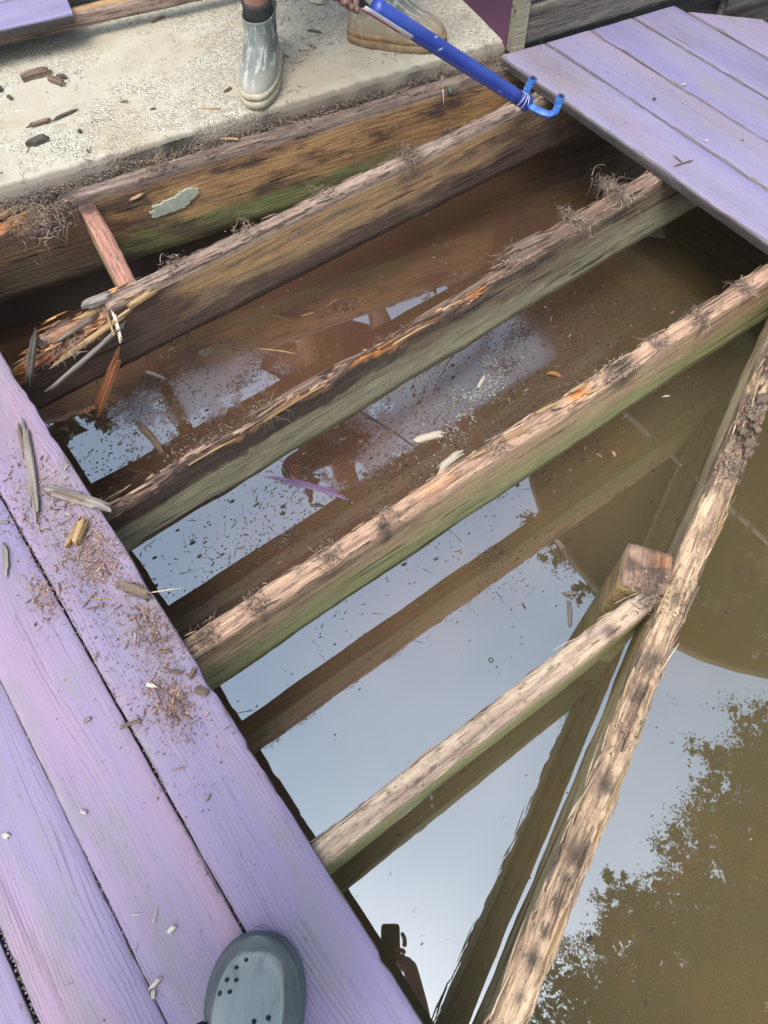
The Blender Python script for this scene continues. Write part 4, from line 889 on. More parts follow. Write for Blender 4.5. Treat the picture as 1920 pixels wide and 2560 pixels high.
skin('trousers', relp({'p': ((-.44, -.10, .95), (.17, .13)), 'hr': ((-.36, -.16, .88), .112), 'kr': ((-.31, -.10, .48), .082), 'ar': ((-.30, -.105, .17), .07), 'hl': ((-.52, -.04, .88), .112), 'kl': ((-.60, -.05, .48), .082), 'al': ((-.63, -.11, .17), .07)}), [('p', 'hr'), ('hr', 'kr'), ('kr', 'ar'), ('p', 'hl'), ('hl', 'kl'), ('kl', 'al')], M['trousers'], ph)
skin('shirt', relp({'p': ((-.44, -.10, .96), (.165, .125)), 'belly': ((-.44, -.11, 1.10), (.155, .12)), 'chest': ((-.43, -.13, 1.32), (.175, .125)), 'n': ((-.425, -.12, 1.43), .07), 'shr': ((-.27, -.25, 1.38), .074), 'er': ((-.20, -.285, 1.27), .062), 'shl': ((-.58, -.01, 1.38), .074), 'el': ((-.59, .02, 1.26), .062)}), [('p', 'belly'), ('belly', 'chest'), ('chest', 'n'), ('chest', 'shr'), ('shr', 'er'), ('chest', 'shl'), ('shl', 'el')], M['tshirt'], ph)
skin('hair', relp({'a': ((-.43, -.11, 1.62), .07), 'b': ((-.41, -.09, 1.71), .075), 'c': ((-.37, -.045, 1.735), .045)}), [('a', 'b'), ('b', 'c')], M['hair'], ph)
# clog
g = NT('grey_clog_foam', .55); nz = g.noise(g.map((18, 18, 18)), 1, 4, .6); n2 = g.noise(g.map((60, 60, 60)), 1, 3)
c = g.ramp(nz, [(.3, S(104, 109, 108, .62)), (.7, S(126, 131, 129, .62))]); sw = g.noise(g.map((14, 60, 20), rot=(0, 0, .5)), 1, 5, .7, .8); dust_hl = g.math('ADD', g.attr('dust'), g.math('ADD', g.math('MULTIPLY', g.math('SUBTRACT', nz, .5), .9), g.math('MULTIPLY', g.math('SUBTRACT', sw, .5), 1.6)))  # the dust attribute also carries the painted ridge highlight
c = g.mix(g.math('MULTIPLY', g.sstep(dust_hl, .1, .95), .8), c, S(188, 192, 188, .62)); g.link(c, 'Base Color'); g.link(g.bump(n2, .12, .001), 'Normal'); g.p.inputs['Specular IOR Level'].default_value = .35; M['clog'] = g.m
LC = .295
M['clog_sole'] = simple('clog_sole_foam', [(.3, (88, 96, 100)), (.7, (110, 118, 122))], (50, 50, 50), bump=.3, k=.62)
def cw(b): return .0655*(1-abs(1-b/.098)**2.35)**(1/2.35)*(1+.04*math.sin(b*20)) if b < .098 else .0655+(.047-.0655)*ss(.098, .24, b) if b < .245 else .047*max(0.0, 1-((b-.245)/.05)**2)**.5
def ch(b): return .030+.046*ss(-.01, .10, b)+.010*ss(.08, .14, b) if b < .14 else .086-.030*ss(.15, .2, b)
def clog_z(b, q): # q lateral -1..1
    zz = (ch(b)-.012)*(1-abs(q)**3.4)**(1/2.4)
    rid = math.exp(-((((abs(q)/.74)**3+(max(0, .098-b)/.074)**3)**(1/3)-1)/.07)**2)*1
    return .012+zz+.0038*rid*min(1, max(.2, b/.05))
def clog(parent, toe, left):
    o = empty('clog', tuple(toe-fe*LC-pl), math.atan2(fe.y, fe.x)); o.parent = parent
    V = []; F = []; D = []; n = 72; bs_ = [.0008, .003, .007, .012, .018]+[.024+.0055*i for i in range(50)]; bs_ = [b for b in bs_ if b < .294]
    for b in bs_:
        w_ = max(.002, cw(b))
        V.append((LC-b, -w_*.93, 0)); D.append(0); V.append((LC-b, -w_*1.03, .006)); D.append(0)
        for k in range(n+1):
            q = -1+2*k/n; q = math.sin(q*math.pi/2); qq = max(-.9995, min(.9995, q))
            z = clog_z(b, qq)
            if b > .15 and abs(q) < .78: z = min(z, .03)
            V.append((LC-b, w_*qq*(1-.06*(z > .03)*abs(qq)), z)); rg_ = ((abs(w_*qq)/.047)**3+(max(0, .098-b)/.074)**3)**(1/3); D.append(ss(1.04, .9, rg_)*.8+.75*math.exp(-((rg_-1)/.045)**2))  # dust on the plateau plus a highlight painted along the ridge
        V.append((LC-b, w_*1.03, .006)); D.append(0); V.append((LC-b, w_*.93, 0)); D.append(0)
    r_ = n+5; m_ = len(bs_)
    for j in range(m_-1):
        for k in range(r_): F.append((j*r_+k, (j+1)*r_+k, (j+1)*r_+(k+1) % r_, j*r_+(k+1) % r_))
    F.append(tuple(range(r_))); F.append(tuple(range((m_-1)*r_, m_*r_))[::-1])
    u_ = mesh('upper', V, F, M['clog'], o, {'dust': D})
    for (b, y) in ((.032, .012), (.041, .024), (.055, .034), (.055, .021), (.070, .041), (.068, .027), (.099, -.011), (.095, -.029)) if left else ():
        w_ = cw(b); y = max(-w_*.9, min(w_*.9, y)); z = clog_z(b, y/w_); dz = (clog_z(b, min(.99, (y+.002)/w_))-clog_z(b, (y-.002)/w_))/.004; nv = Vector((.2, -dz, 1)).normalized(); pp = Vector((LC-b, y, z))
        mm = MB(); mm.tube([pp-nv*.004, pp-nv*.0002, pp+nv*.0006], [.0034, .0036, .0022], 12); mm.build('vent_hole', M['hole'], o, True)
    mm = MB(); mm.tube([Vector((LC-.118, .056, .052)), Vector((LC-.118, .062, .056)), Vector((LC-.118, .066, .056)), Vector((LC-.118, .0675, .054))], [.015, .017, .015, .008], 20); mm.build('strap_rivet', M['hole'], o, True)
    V2 = []; F2 = []
    for j_, (sc2, z2) in enumerate(((.99, 0), (1.045, .002), (1.055, .007), (1.045, .0125), (1.0, .0145))):
        for i_ in range(60):
            t_ = 2*math.pi*i_/60; b_ = .1475-.1475*math.cos(t_); b_ = min(max(b_, .0008), .2945); w_ = max(.004, cw(b_))*sc2; V2.append((LC/2+(LC/2-b_)*(1+(sc2-1)*.6), w_*(1 if math.sin(t_) >= 0 else -1), z2))
    for j_ in range(4):
        for i_ in range(60): F2.append((j_*60+i_, j_*60+(i_+1) % 60, j_*60+60+(i_+1) % 60, j_*60+60+i_))
    mesh('sole', V2, F2, M['clog_sole'], o)
    mm = MB(); mm.tube([(LC-.148, .054*math.cos(t), .028+.062*math.sin(t)) for t in [i*math.pi/14 for i in range(15)]], .0055, 10); mm.build('rim', M['clog'], o, True).data.attributes.new('dust', 'FLOAT', 'POINT')
    mm = MB(); mm.tube([(LC-.15-.13*math.sin(t), .053*math.cos(t), .055+.02*math.sin(t)) for t in [i*math.pi/12 for i in range(13)]], .006, 8); mm.build('strap', M['clog'], o, True).data.attributes.new('dust', 'FLOAT', 'POINT')
    return o
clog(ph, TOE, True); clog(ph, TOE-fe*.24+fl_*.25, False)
# phone in the photographer's hand
g = NT('dark_phone_case', .5); g.link(g.ramp(g.noise(g.map((40, 40, 40)), 1, 2), [(.3, S(38, 38, 42, .6)), (.7, S(50, 50, 54, .6))]), 'Base Color'); M['phone'] = g.m
M['lens'] = simple('lens_glass', [(.3, (20, 20, 26)), (.7, (30, 30, 36))], (9, 9, 9), bump=0, rough=.1)
pc = CAM-FW*.013-UP*.052+RT*.008
phone = empty('phone', tuple(pc)); tag(phone, 'dark smartphone held out over the water, mirrored at the deck edge', 'phone')
V = []; F = []; n = 40
for dz_ in (.0, -.0085):
    for k in range(n):
        t = 2*math.pi*k/n; a = math.copysign(abs(math.cos(t))**.28, math.cos(t))*.0375; b_ = math.copysign(abs(math.sin(t))**.28, math.sin(t))*.0755; V.append(RT*a+UP*b_+FW*dz_)
F = [tuple(range(n)), tuple(range(n, 2*n))[::-1]]+[(k, n+k, n+(k+1) % n, (k+1) % n) for k in range(n)]
mesh('phone_body', V, F, M['phone'], phone, smooth=False)
for (a, b_) in ((.022, .055), (.022, .030)):
    m = MB(); p = RT*a+UP*b_; m.tube([p, p+FW*.0016], [.007, .006], 16); m.build('camera_lens', M['lens'], phone)
hp = pc-UP*.045+RT*.030-FW*.006
hand = skin('hand', relp({'w': (tuple(wri), .026), 'p0': (tuple(hp-UP*.045+RT*.02-FW*.02), (.03, .02)), 'p1': (tuple(hp+RT*.016-FW*.014), (.036, .015))}), [('w', 'p0'), ('p0', 'p1')], M['skin'], ph)
for i in range(4):
    b0 = hp+UP*(.034-.0215*i)+RT*.022-FW*.004; J_ = {}
    pts_ = [b0, b0+FW*.016-RT*.002, b0+FW*.0215-RT*.018, b0+FW*.0205-RT*(.034-.004*i), b0+FW*.0175-RT*(.046-.005*i)]
    if i == 0: pts_ = [b0, b0+FW*.008+RT*.004+UP*.01, b0+FW*.01+RT*.003+UP*.028, b0+FW*.006-RT*.004+UP*.046, b0+FW*.004-RT*.008+UP*.054]
    f = skin('finger', {k: (tuple(p-pl), (.0102, .0095, .0092, .0082, .0064)[k]) for k, p in enumerate(pts_)}, [(k, k+1) for k in range(4)], M['skin'], None, 0); f.parent = hand
f = skin('thumb', {k: (tuple(p-pl), r_) for k, (p, r_) in enumerate(((hp-UP*.03+RT*.006-FW*.02, .013), (hp-UP*.008-RT*.012-FW*.017, .0115), (hp+UP*.018-RT*.024-FW*.0145, .0105), (hp+UP*.04-RT*.028-FW*.013, .0075)))}, [(0, 1), (1, 2), (2, 3)], M['skin'], None, 0); f.parent = hand

# ------------------------------------------------------------------ debris on the joists
def fiber(m, p, d, L, r_, curl, n=5, a=None, sag=0.0):
    p = Vector(p); d = Vector(d).normalized(); pts = [p]; 
    for i in range(n):
        d = (d+Vector((rnd.gauss(0, curl), rnd.gauss(0, curl), rnd.gauss(0, curl)-sag))).normalized(); p = p+d*L/n; pts.append(p)
    m.tube(pts, [r_*(1-.7*i/n) for i in range(n+1)], 3, rnd.random() if a is None else a, False)
def tuft(pos, rx, ry, nf, nc, label, L=.03, droop=.3, z=-.026, group='root and dirt tufts on the joists', ang=0.0, side=0.0, name='root_tuft', mat='fiber', thick=.0007):
    o = empty(name, (pos[0], pos[1], z)) if False else None
    m = MB(); ca, sa = math.cos(ang), math.sin(ang)
    def P(): 
        a, b = rnd.gauss(0, .5)*rx, rnd.gauss(0, .5)*ry; b = max(-.024, min(.024, b)) if ry < .05 else b
        return Vector((a*ca-b*sa, a*sa+b*ca, rnd.uniform(-.002, .006)))
    nf = int(nf*1.8); nc = int(nc*2.2)
    for i in range(nf):
        p = P(); sd_ = rnd.choice((-1, 1)) if side == 0 else side
        d = Vector((rnd.gauss(0, .7), rnd.gauss(0, .5)+(sd_*.7 if rnd.random() < droop else 0), rnd.uniform(-.1, .3)))
        fiber(m, p, d, L*rnd.uniform(.25, 1.1), thick*rnd.uniform(.5, 1.5), .5, 5, None, .3 if rnd.random() < droop else .12)
    for i in range(nc):
        p = P(); m.crumb(p, rnd.uniform(.0008, .0026), .8)
    o = m.build(name, M[mat], None, False, (pos[0], pos[1], z)); tag(o, label, 'root tuft' if name == 'root_tuft' else 'debris clump', group); return o
for i, (X, lab) in enumerate(zip((1.466, 1.310, 1.175, 1.041, .70, .42, .277, .113, .01), ('rightmost', 'second from the right', 'third from the right', 'wide dark', 'small middle', 'thin pale', 'round matted', 'broad crumbly', 'last by the left deck'))):
    tuft((X, .568), .03 if i != 3 else .06, .036, 45 if i < 4 else 30, 60 if i in (3, 7) else 34, lab+' dirt and root tuft on the long green joist', L=.035 if i < 3 else .02, droop=.5, ang=0)
for (X, n, lab) in ((1.125, 60, 'large pale tuft of roots on the brown second joist near its middle'), (1.283, 14, 'few straws sticking up from the brown second joist below the tool'), (.86, 22, 'small dirt tuft on the brown second joist left of the large one'), (.62, 26, 'dirt tuft on the brown second joist near the blocking'), (.42, 30, 'matted dirt on the brown second joist beside the blocking')):
    tuft((X, J2Y+.01), .035, .04, n, n//2, lab, L=.045, droop=.55)
tuft((1.455, 1.0), .022, .05, 170, 40, 'large hairy root clump draped over the dark rotted joist', L=.06, droop=.9, z=-.012, side=-1)
tuft((1.30, .99), .025, .05, 60, 25, 'thin root clump beside the hairy one on the rotted joist', L=.06, droop=.9, z=-.018, side=-1)
tuft((1.10, .985), .05, .03, 40, 20, 'pale frayed tip of the long splinter on the rotted joist', L=.05, droop=.2, z=-.04)
tuft((.36, .955), .03, .04, 40, 30, 'straw bundle lying across the rotted joist, left part', L=.07, droop=.3, z=-.05)
tuft((.20, .955), .10, .03, 60, 70, 'dark crumbly rot along the left end of the rotted joist', L=.02, droop=.2, z=-.065)
tuft((.80, .965), .12, .02, 90, 90, 'brown crumbly rot along the torn middle of the rotted joist', L=.025, droop=.2, z=-.07)
tuft((.22, 1.83), .075, .10, 260, 160, 'big tangle of roots and soil where the ledger end has rotted', L=.06, droop=.6, z=-.035)
tuft((.56, 1.80), .035, .04, 60, 20, 'curled pale shavings and straw on the ledger edge', L=.05, droop=.4, z=-.024)
tuft((.70, 1.78), .04, .03, 34, 10, 'pinkish straw wisps on the ledger left of the boot', L=.05, droop=.3, z=-.024)
tuft((.93, 1.735), .03, .03, 12, 4, 'few thin straws on the ledger right of the boot', L=.05, droop=.4, z=-.024)
tuft((1.285, 1.675), .015, .02, 30, 8, 'small dry twig tuft on the ledger beside the tool', L=.045, droop=.5, z=-.03, side=-1)
tuft((1.60, 1.61), .05, .05, 90, 120, 'dark leaf litter packed in the corner by the step trim', L=.035, droop=.4, z=-.02)
tuft((.10, 1.40), .07, .03, 60, 40, 'frayed fibres over the shattered end of the second joist', L=.05, droop=.4, z=-.075)
for i, (s_, n) in enumerate(((1.50, 70), (1.36, 60), (1.0, 20), (.75, 14))):
    p = D0+dd*s_; tuft((p.x, p.y), .06, .03, n, n*2, ('coarse dark bark crumbs high on', 'second patch of dark crumbs on', 'thin crumbs by the post on', 'scattered crumbs on the lower half of')[i]+' the diagonal beam', L=.02, droop=.3, ang=math.atan2(dd.y, dd.x), z=-.03)
tuft((.70, .14), .03, .05, 34, 26, 'dark rot and roots where the short joist meets the post', L=.03, droop=.4, z=-.03)
tuft((.73, .16), .03, .03, 16, 40, 'rotten wood crumbs on top of the post', L=.02, droop=.1, z=-.02)
def shreds(parent, L0, L1, w, n, mat_, tf=None, lmin=.015, lmax=.07, wide=.0024, edge=.55, dz=0.0, near=None):
    m = MB()
    for i in range(n):
        x = rnd.uniform(L0, L1); v = rnd.choice((-.5, .5))*rnd.uniform(.8, 1.08) if rnd.random() < edge else rnd.uniform(-.5, .5)
        if near is not None and rnd.random() < .6: v = near*rnd.uniform(.7, 1.1)
        l_ = rnd.uniform(lmin, lmax); V, F = sliver(l_, wide*rnd.uniform(.5, 1.6), wide*rnd.uniform(.4, .9), rnd.random(), .04, .5)
        z = (tf(x, v+.5) if tf else 0)+rnd.uniform(-.004, .0015)+dz; R3 = Matrix.Rotation(rnd.gauss(0, .075), 3, 'Z') @ Matrix.Rotation(rnd.gauss(0, .06), 3, 'Y') @ Matrix.Rotation(rnd.uniform(-1, 1), 3, 'X')
        m.add([R3 @ Vector(q)+Vector((x, v*w, z)) for q in V], F, rnd.random())
    return tag(m.build('wood_shreds', mat_, parent), None, None, None, 'stuff')
M['shred_pale'] = simple('pale_wood_shreds', [(.1, (112, 88, 74)), (.45, (178, 146, 120)), (.8, (214, 184, 152))], (60, 60, 60), bump=0, use_attr='col', k=.8)
M['shred_brown'] = simple('brown_wood_shreds', [(.1, (80, 62, 54)), (.5, (128, 102, 86)), (.85, (170, 140, 118))], (60, 60, 60), bump=0, use_attr='col', k=.8)
M['shred_orange'] = simple('torn_orange_shreds', [(.1, (96, 66, 48)), (.5, (168, 110, 70)), (.9, (212, 160, 108))], (60, 60, 60), bump=0, use_attr='col', k=.8)
shreds(b, .2, 1.7, .04, 150, M['shred_brown'], led_top)
shreds(b, .1, .42, .04, 90, M['shred_orange'], led_top, .02, .09, .004)
shreds(j2, .4, 2.0, .04, 190, M['shred_brown'], j2_top, .02, .10, .0028)
shreds(j2, .02, .42, .045, 130, M["shred_orange"], j2_top, .02, .10, .0036, dz=-.002)
shreds(j3, .1, 1.2, .05, 300, M['shred_brown'], j3_top, .02, .13, .0046, .4, .004)
shreds(j3, .8, 1.14, .05, 110, M['shred_orange'], j3_top, .02, .09, .004, .3, .003, -.4)
shreds(j3, 1.15, 2.0, .046, 130, M['shred_brown'], j3_top, .02, .11, .0034)
shreds(j4, .05, 2.0, .04, 170, M['shred_pale'], gouge, .02, .09, .0016)
shreds(j4, .7, 1.3, .04, 80, M['shred_pale'], gouge, .03, .12, .0024)
shreds(j5, .05, .92, .04, 80, M['shred_pale'], None, .02, .08, .0015)
shreds(j6, .15, 2.0, .05, 240, M['shred_pale'], j6_top, .03, .14, .0022, .5)
shreds(j6, 1.3, 1.85, .05, 140, M['shred_brown'], j6_top, .015, .05, .0045, .3, .003)
m = MB()
for i in range(4):
    xg = x_edge-PITCH_X*(i+1)+.0025+.0000
    for k in range(1000):
        m.crumb((xg+rnd.gauss(0, .0014), rnd.uniform(-.15, 1.5), -.0035+rnd.uniform(-.006, .002)), rnd.uniform(.0008, .0026), .7)
    for k in range(26): fiber(m, (xg+rnd.gauss(0, .002), rnd.uniform(-.1, 1.4), -.003), (rnd.gauss(0, .3), 1, .1), rnd.uniform(.01, .04), .0006, .2, 4)
tag(m.build('gap_litter', M['gap']), 'grey dust and litter packed in the seams of the left deck', None, None, 'stuff')
m = MB()                                         # soil between concrete and ledger
for i in range(5200):
    x = rnd.uniform(-.1, 1.66); p = Vector((x, ly(x)+.02+rnd.gauss(.012, .012), -.024+rnd.uniform(-.004, .006))); m.crumb(p, rnd.uniform(.0008, .0034), .8)
tag(m.build('soil_crumbs', M['soil']), 'dark crumbs of soil along the gap at the concrete edge', None, None, 'stuff')
for (a, c_, nm, mt, lab, cat) in (((1.468, 1.733, -.02), (1.352, 1.567, -.05), 'straw', 'chip_pale', 'long pale straw hanging over the ledger under the tool', 'straw'),
    ((.746, 1.80, -.022), (.792, 1.755, -.018), 'twig', 'chip_tan', 'short tan twig lying on the ledger left of the boot', 'twig')):
    chip(nm, a, c_, .004 if nm == 'straw' else .009, .003, M[mt], lab, cat)
def leaf(name, p, q_, w_, m_, label, z, tilt=.3):
    p, q_ = Vector((p[0], p[1], z)), Vector((q_[0], q_[1], z)); d = q_-p; s_ = Vector((-d.y, d.x, 0)).normalized(); V = []; F = []
    for i in range(9):
        u = i/8; w = w_*math.sin(math.pi*min(1, u*.93+.04))**.8
        for k in (-1, -.5, 0, .5, 1): V.append(p+d*u+s_*w*k/2+Vector((0, 0, tilt*w*abs(k)+.002*math.sin(u*5))))
    for i in range(8):
        for k in range(4): F.append((i*5+k, i*5+k+1, i*5+k+6, i*5+k+5))
    o = mesh(name, V, F, m_); o.modifiers.new('t', 'SOLIDIFY').thickness = .0006; tag(o, label, 'leaf'); return o
leaf('leaf', (1.434, 1.655), (1.405, 1.60), .016, M['leaf_green'], 'grey green leaf hanging on the ledger beside the straw', -.035, .2)

# ------------------------------------------------------------------ debris on the left deck
G1 = 'loose splinters on the left deck'
for (a, c_, w_, t_, mt, lab) in (
    ((-.060, 1.222), (-.150, .920), .019, .006, 'chip_grey', 'long flat lavender grey slat lying on the left deck'),
    ((-.078, 1.20), (-.103, 1.09), .012, .006, 'chip_brown', 'brown split stick beside the long grey slat'),
    ((-.112, 1.02), (-.010, .880), .026, .012, 'chip_grey', 'thick weathered splinter reaching the edge of the left deck'),
    ((-.10, 1.005), (-.03, .905), .018, .012, 'chip_brown', 'brown splinter lying against the thick weathered one'),
    ((-.056, .905), (-.118, .845), .022, .012, 'chip_tan', 'bright tan torn wedge of wood near the deck edge'),
    ((-.068, .902), (-.124, .858), .012, .01, 'chip_tan', 'narrow tan splinter leaning on the torn wedge'),
    ((-.195, .499), (-.147, .486), .008, .004, 'chip_brown', 'brown stick lying across the gap between two boards'),
    ((-.236, .542), (-.216, .541), .008, .004, 'chip_grey', 'small grey chip just left of the board gap'),
    ((-.207, .948), (-.236, .866), .014, .003, 'chip_grey', 'long grey leaf shaped chip left of the upper gap'),
    ((-.202, .990), (-.182, .976), .008, .003, 'chip_grey', 'short grey sliver at the upper left gap'),
    ((-.077, .578), (-.054, .562), .008, .004, 'chip_brown', 'brown curved chip, highest of the chips near the edge'),
    ((-.080, .538), (-.058, .517), .010, .004, 'chip_brown', 'brown chip in the middle of the chip cluster'),
    ((-.058, .498), (-.032, .516), .011, .004, 'chip_brown', 'brown leaf shaped chip nearest the deck edge'),
    ((-.060, .484), (-.038, .456), .016, .004, 'chip_brown', 'broad brown chip below the chip cluster'),
    ((-.122, .541), (-.105, .520), .010, .003, 'chip_pale', 'pale curled chip left of the chip cluster'),
    ((-.322, .138), (-.296, .143), .008, .004, 'chip_pale', 'pale cream splinter stuck in the lowest board gap'),
    ((-.314, .137), (-.322, .124), .007, .004, 'chip_pale', 'white wedge hanging at the pale cream splinter'),
    ((-.268, .186), (-.250, .188), .010, .003, 'chip_pale', 'pale folded chip in the middle of the lower board'),
    ((-.300, .240), (-.282, .229), .002, .001, 'chip_pale', 'thin white straw above the pale folded chip'),
    ((-.262, .226), (-.278, .209), .002, .001, 'chip_pale', 'thin white straw curving towards the pale folded chip'),
    ((-.134, .311), (-.116, .320), .007, .002, 'chip_grey', 'lilac flake of paint on the edge board'),
    ((-.409, .458), (-.402, .446), .010, .002, 'chip_pale', 'pale square chip on the far left board'),
    ((-.298, .418), (-.288, .406), .007, .003, 'chip_pale', 'small pale crumb chip on the second board'),
    ((-.083, .742), (-.030, .668), .022, .008, 'chip_brown', 'fibrous brown stick pointing over the deck edge'),
    ((-.045, .690), (.018, .658), .003, .002, 'chip_pale', 'thin white twig sticking out over the deck edge'),
    ((-.150, .730), (-.112, .746), .003, .002, 'chip_brown', 'dark needle lying on the edge board'),
    ((-.150, .727), (-.100, .709), .003, .002, 'chip_brown', 'second dark needle crossing the first'),
    ((-.135, .742), (-.098, .72), .0025, .002, 'chip_tan', 'tan needle among the dark needles')):
    chip('splinter', (*a, .003), (*c_, .003), w_, t_, M[mt], lab, 'splinter', G1)
def scatter(name, blobs, mat_, r_, z, label, fib=0, flat=.7, fl=.012):
    m = MB()
    for (x, y, sx, sy, n) in blobs:
        for i in range(n):
            p = Vector((x+rnd.gauss(0, sx), y+rnd.gauss(0, sy), z))
            if p.x > -.033 and z > -.01 and p.x < .05: continue
            m.crumb(p, r_*rnd.uniform(.35, 1.5)**1.5, flat)
        for i in range(int(n*fib)):
            p = Vector((x+rnd.gauss(0, sx), y+rnd.gauss(0, sy), z+.001)); t = rnd.uniform(0, 6.28)
            if p.x > -.04 and z > -.01 and p.x < .05: continue
            fiber(m, p, (math.cos(t), math.sin(t), .1), fl*rnd.uniform(.4, 1.6), .0005, .25, 3)
    return tag(m.build(name, M[mat_]), label, None, None, 'stuff')
scatter('wood_crumbs', [(-.085, .82, .03, .04, 700), (-.06, .62, .02, .04, 500), (-.10, .48, .018, .03, 500), (-.195, .80, .012, .035, 260), (-.12, .98, .05, .06, 360), (-.09, .7, .05, .15, 260), (-.2, .7, .12, .35, 60)], 'sawdust', .0015, .001, 'pinkish rotten wood crumbs spilled on the left deck', .25)
m = MB()
for (x, y, sx, sy, n) in ((-.085, .83, .03, .05, 60), (-.07, .64, .025, .05, 40), (-.10, .49, .02, .03, 46), (-.195, .80, .012, .04, 22), (-.11, 1.0, .04, .07, 60), (-.09, .7, .04, .2, 40)):
    for i in range(n):
        px_, py_ = x+rnd.gauss(0, sx), y+rnd.gauss(0, sy)
        if px_ > -.04: continue
        l_ = rnd.uniform(.006, .034); V, F = sliver(l_, rnd.uniform(.0009, .0034), rnd.uniform(.0008, .002), rnd.random(), .06, .5); R3 = Matrix.Rotation(rnd.gauss(.9, .9), 3, 'Z') @ Matrix.Rotation(rnd.gauss(0, .12), 3, 'Y')
        m.add([R3 @ Vector(q)+Vector((px_, py_, .0022)) for q in V], F, rnd.random())
tag(m.build('wood_shreds', M['shred_mixed']), 'torn brown and pinkish wood shreds littering the left deck', None, None, 'stuff')
scatter('wood_dust', [(-.10, .60, .05, .16, 700), (-.09, .90, .05, .12, 500), (-.25, .35, .15, .25, 120)], 'fiber', .0011, .001, 'fine dust and fibres on the left deck', .12, .6, .01)
# right deck
for (a, c_, w_, mt, lab, cat) in (((1.622, .953), (1.688, .937), .005, 'chip_brown', 'small brown forked twig on the right deck near its edge', 'twig'), ((1.657, .985), (1.652, .945), .0035, 'chip_brown', 'side twig crossing the forked twig on the right deck', 'twig'), ((1.905, 1.187), (1.926, 1.182), .007, 'chip_pale', 'white chip of wood on the second right board', 'chip'), ((1.793, 1.192), (1.803, 1.182), .011, 'chip_dark', 'dark triangular chip on the first right board', 'chip'), ((1.77, .978), (1.777, .970), .007, 'chip_pale', 'tiny white chip on the right deck beyond the twig', 'chip'), ((1.85, .923), (1.857, .915), .006, 'chip_grey', 'tiny grey chip near the lower right board gap', 'chip')):
    chip('twig' if cat == 'twig' else 'wood_chip', (*a, .004), (*c_, .004), w_, .003, M[mt], lab, cat)
scatter('deck_specks', [(1.78, 1.2, .06, .2, 90), (1.68, 1.35, .04, .12, 90)], 'fiber', .0016, .001, 'tiny specks of dirt on the right deck', .15)
# concrete
for (a, c_, w_, t_, mt, lab) in (((.395, 2.318), (.500, 2.302), .030, .016, 'chip_brown', 'large brown broken chunk on the concrete, longest of the pile'), ((.468, 2.285), (.500, 2.215), .022, .012, 'chip_brown', 'brown blunt piece lying below the large chunk on the concrete'), ((.486, 2.268), (.522, 2.250), .014, .01, 'chip_dark', 'dark end piece behind the blunt brown piece'),
    ((.333, 2.325), (.345, 2.30), .02, .012, 'chip_dark', 'dark lump at the left edge of the concrete'), ((.329, 2.10), (.410, 2.092), .016, .008, 'chip_brown', 'thin brown stick on the concrete, left half'), ((.395, 2.088), (.482, 2.092), .013, .006, 'chip_dark', 'dark pointed stick on the concrete touching the brown one'), ((.292, 2.022), (.368, 2.026), .030, .012, 'chip_dark', 'flat dark grey bark slab on the concrete'),
    ((.843, 2.361), (.897, 2.371), .010, .006, 'chip_brown', 'brown stick on the concrete below the upper deck'), ((.734, 1.906), (.803, 1.851), .006, .004, 'chip_tan', 'thin tan stick on the concrete left of the boot'), ((.838, 1.916), (.873, 1.926), .012, .006, 'chip_brown', 'brown stub poking out beside the boot sole'), ((1.200, 2.046), (1.232, 1.998), .010, .005, 'chip_brown', 'brown stick between the two boots'),
    ((.585, 2.056), (.610, 2.045), .006, .003, 'chip_brown', 'small brown sliver in the middle of the concrete'), ((.636, 1.974), (.657, 1.970), .007, .004, 'chip_brown', 'small dark sliver on the concrete near the ledger'), ((.434, 2.0), (.446, 1.992), .012, .008, 'chip_dark', 'dark pebble sized lump on the concrete'), ((1.30, 2.185), (1.335, 2.135), .03, .018, 'chip_pale', 'white stone like lump on the concrete at the top'), ((.345, 2.27), (.35, 2.245), .012, .008, 'chip_dark', 'small dark lump below the left chunk')):
    chip('wood_chunk', (*a, CZ+.002), (*c_, CZ+.002), w_, t_, M[mt], lab, 'wood piece')
m = MB()
for i in range(4200):
    x = rnd.uniform(-.3, 1.68); s_ = abs(rnd.gauss(0, .45)); p = Vector((x, edge_y(x)+.012, CZ+.0006))+HV*s_
    if fbm(p.x*2.2, p.y*2.2, 1) < -.05 and rnd.random() < .75: continue
    m.crumb(p, rnd.uniform(.0008, .0028)*(2 if rnd.random() < .05 else 1), .5)
tag(m.build('shell_grit', M['grit']), 'pale shell and stone grit standing proud of the concrete', None, None, 'stuff')

m = MB()
for i in range(1100):
    x = rnd.uniform(-.2, 1.62); s_ = abs(rnd.gauss(0, .22)) if rnd.random() < .75 else rnd.uniform(0, .5); p = Vector((x, edge_y(x)+.01, CZ+.001))+HV*s_
    if fbm(p.x*4, p.y*4, 7) < .08: continue
    if rnd.random() < .5: m.crumb(p, rnd.uniform(.0012, .0042)*rnd.choice((.6, 1, 1.6)), .5)
    else: t = rnd.uniform(0, 6.28); fiber(m, p, (math.cos(t), math.sin(t), .06), rnd.uniform(.008, .05), rnd.uniform(.0006, .0016), .15, 4)
tag(m.build('concrete_litter', M['soil']), 'dark bits of bark and straw strewn over the concrete', None, None, 'stuff')

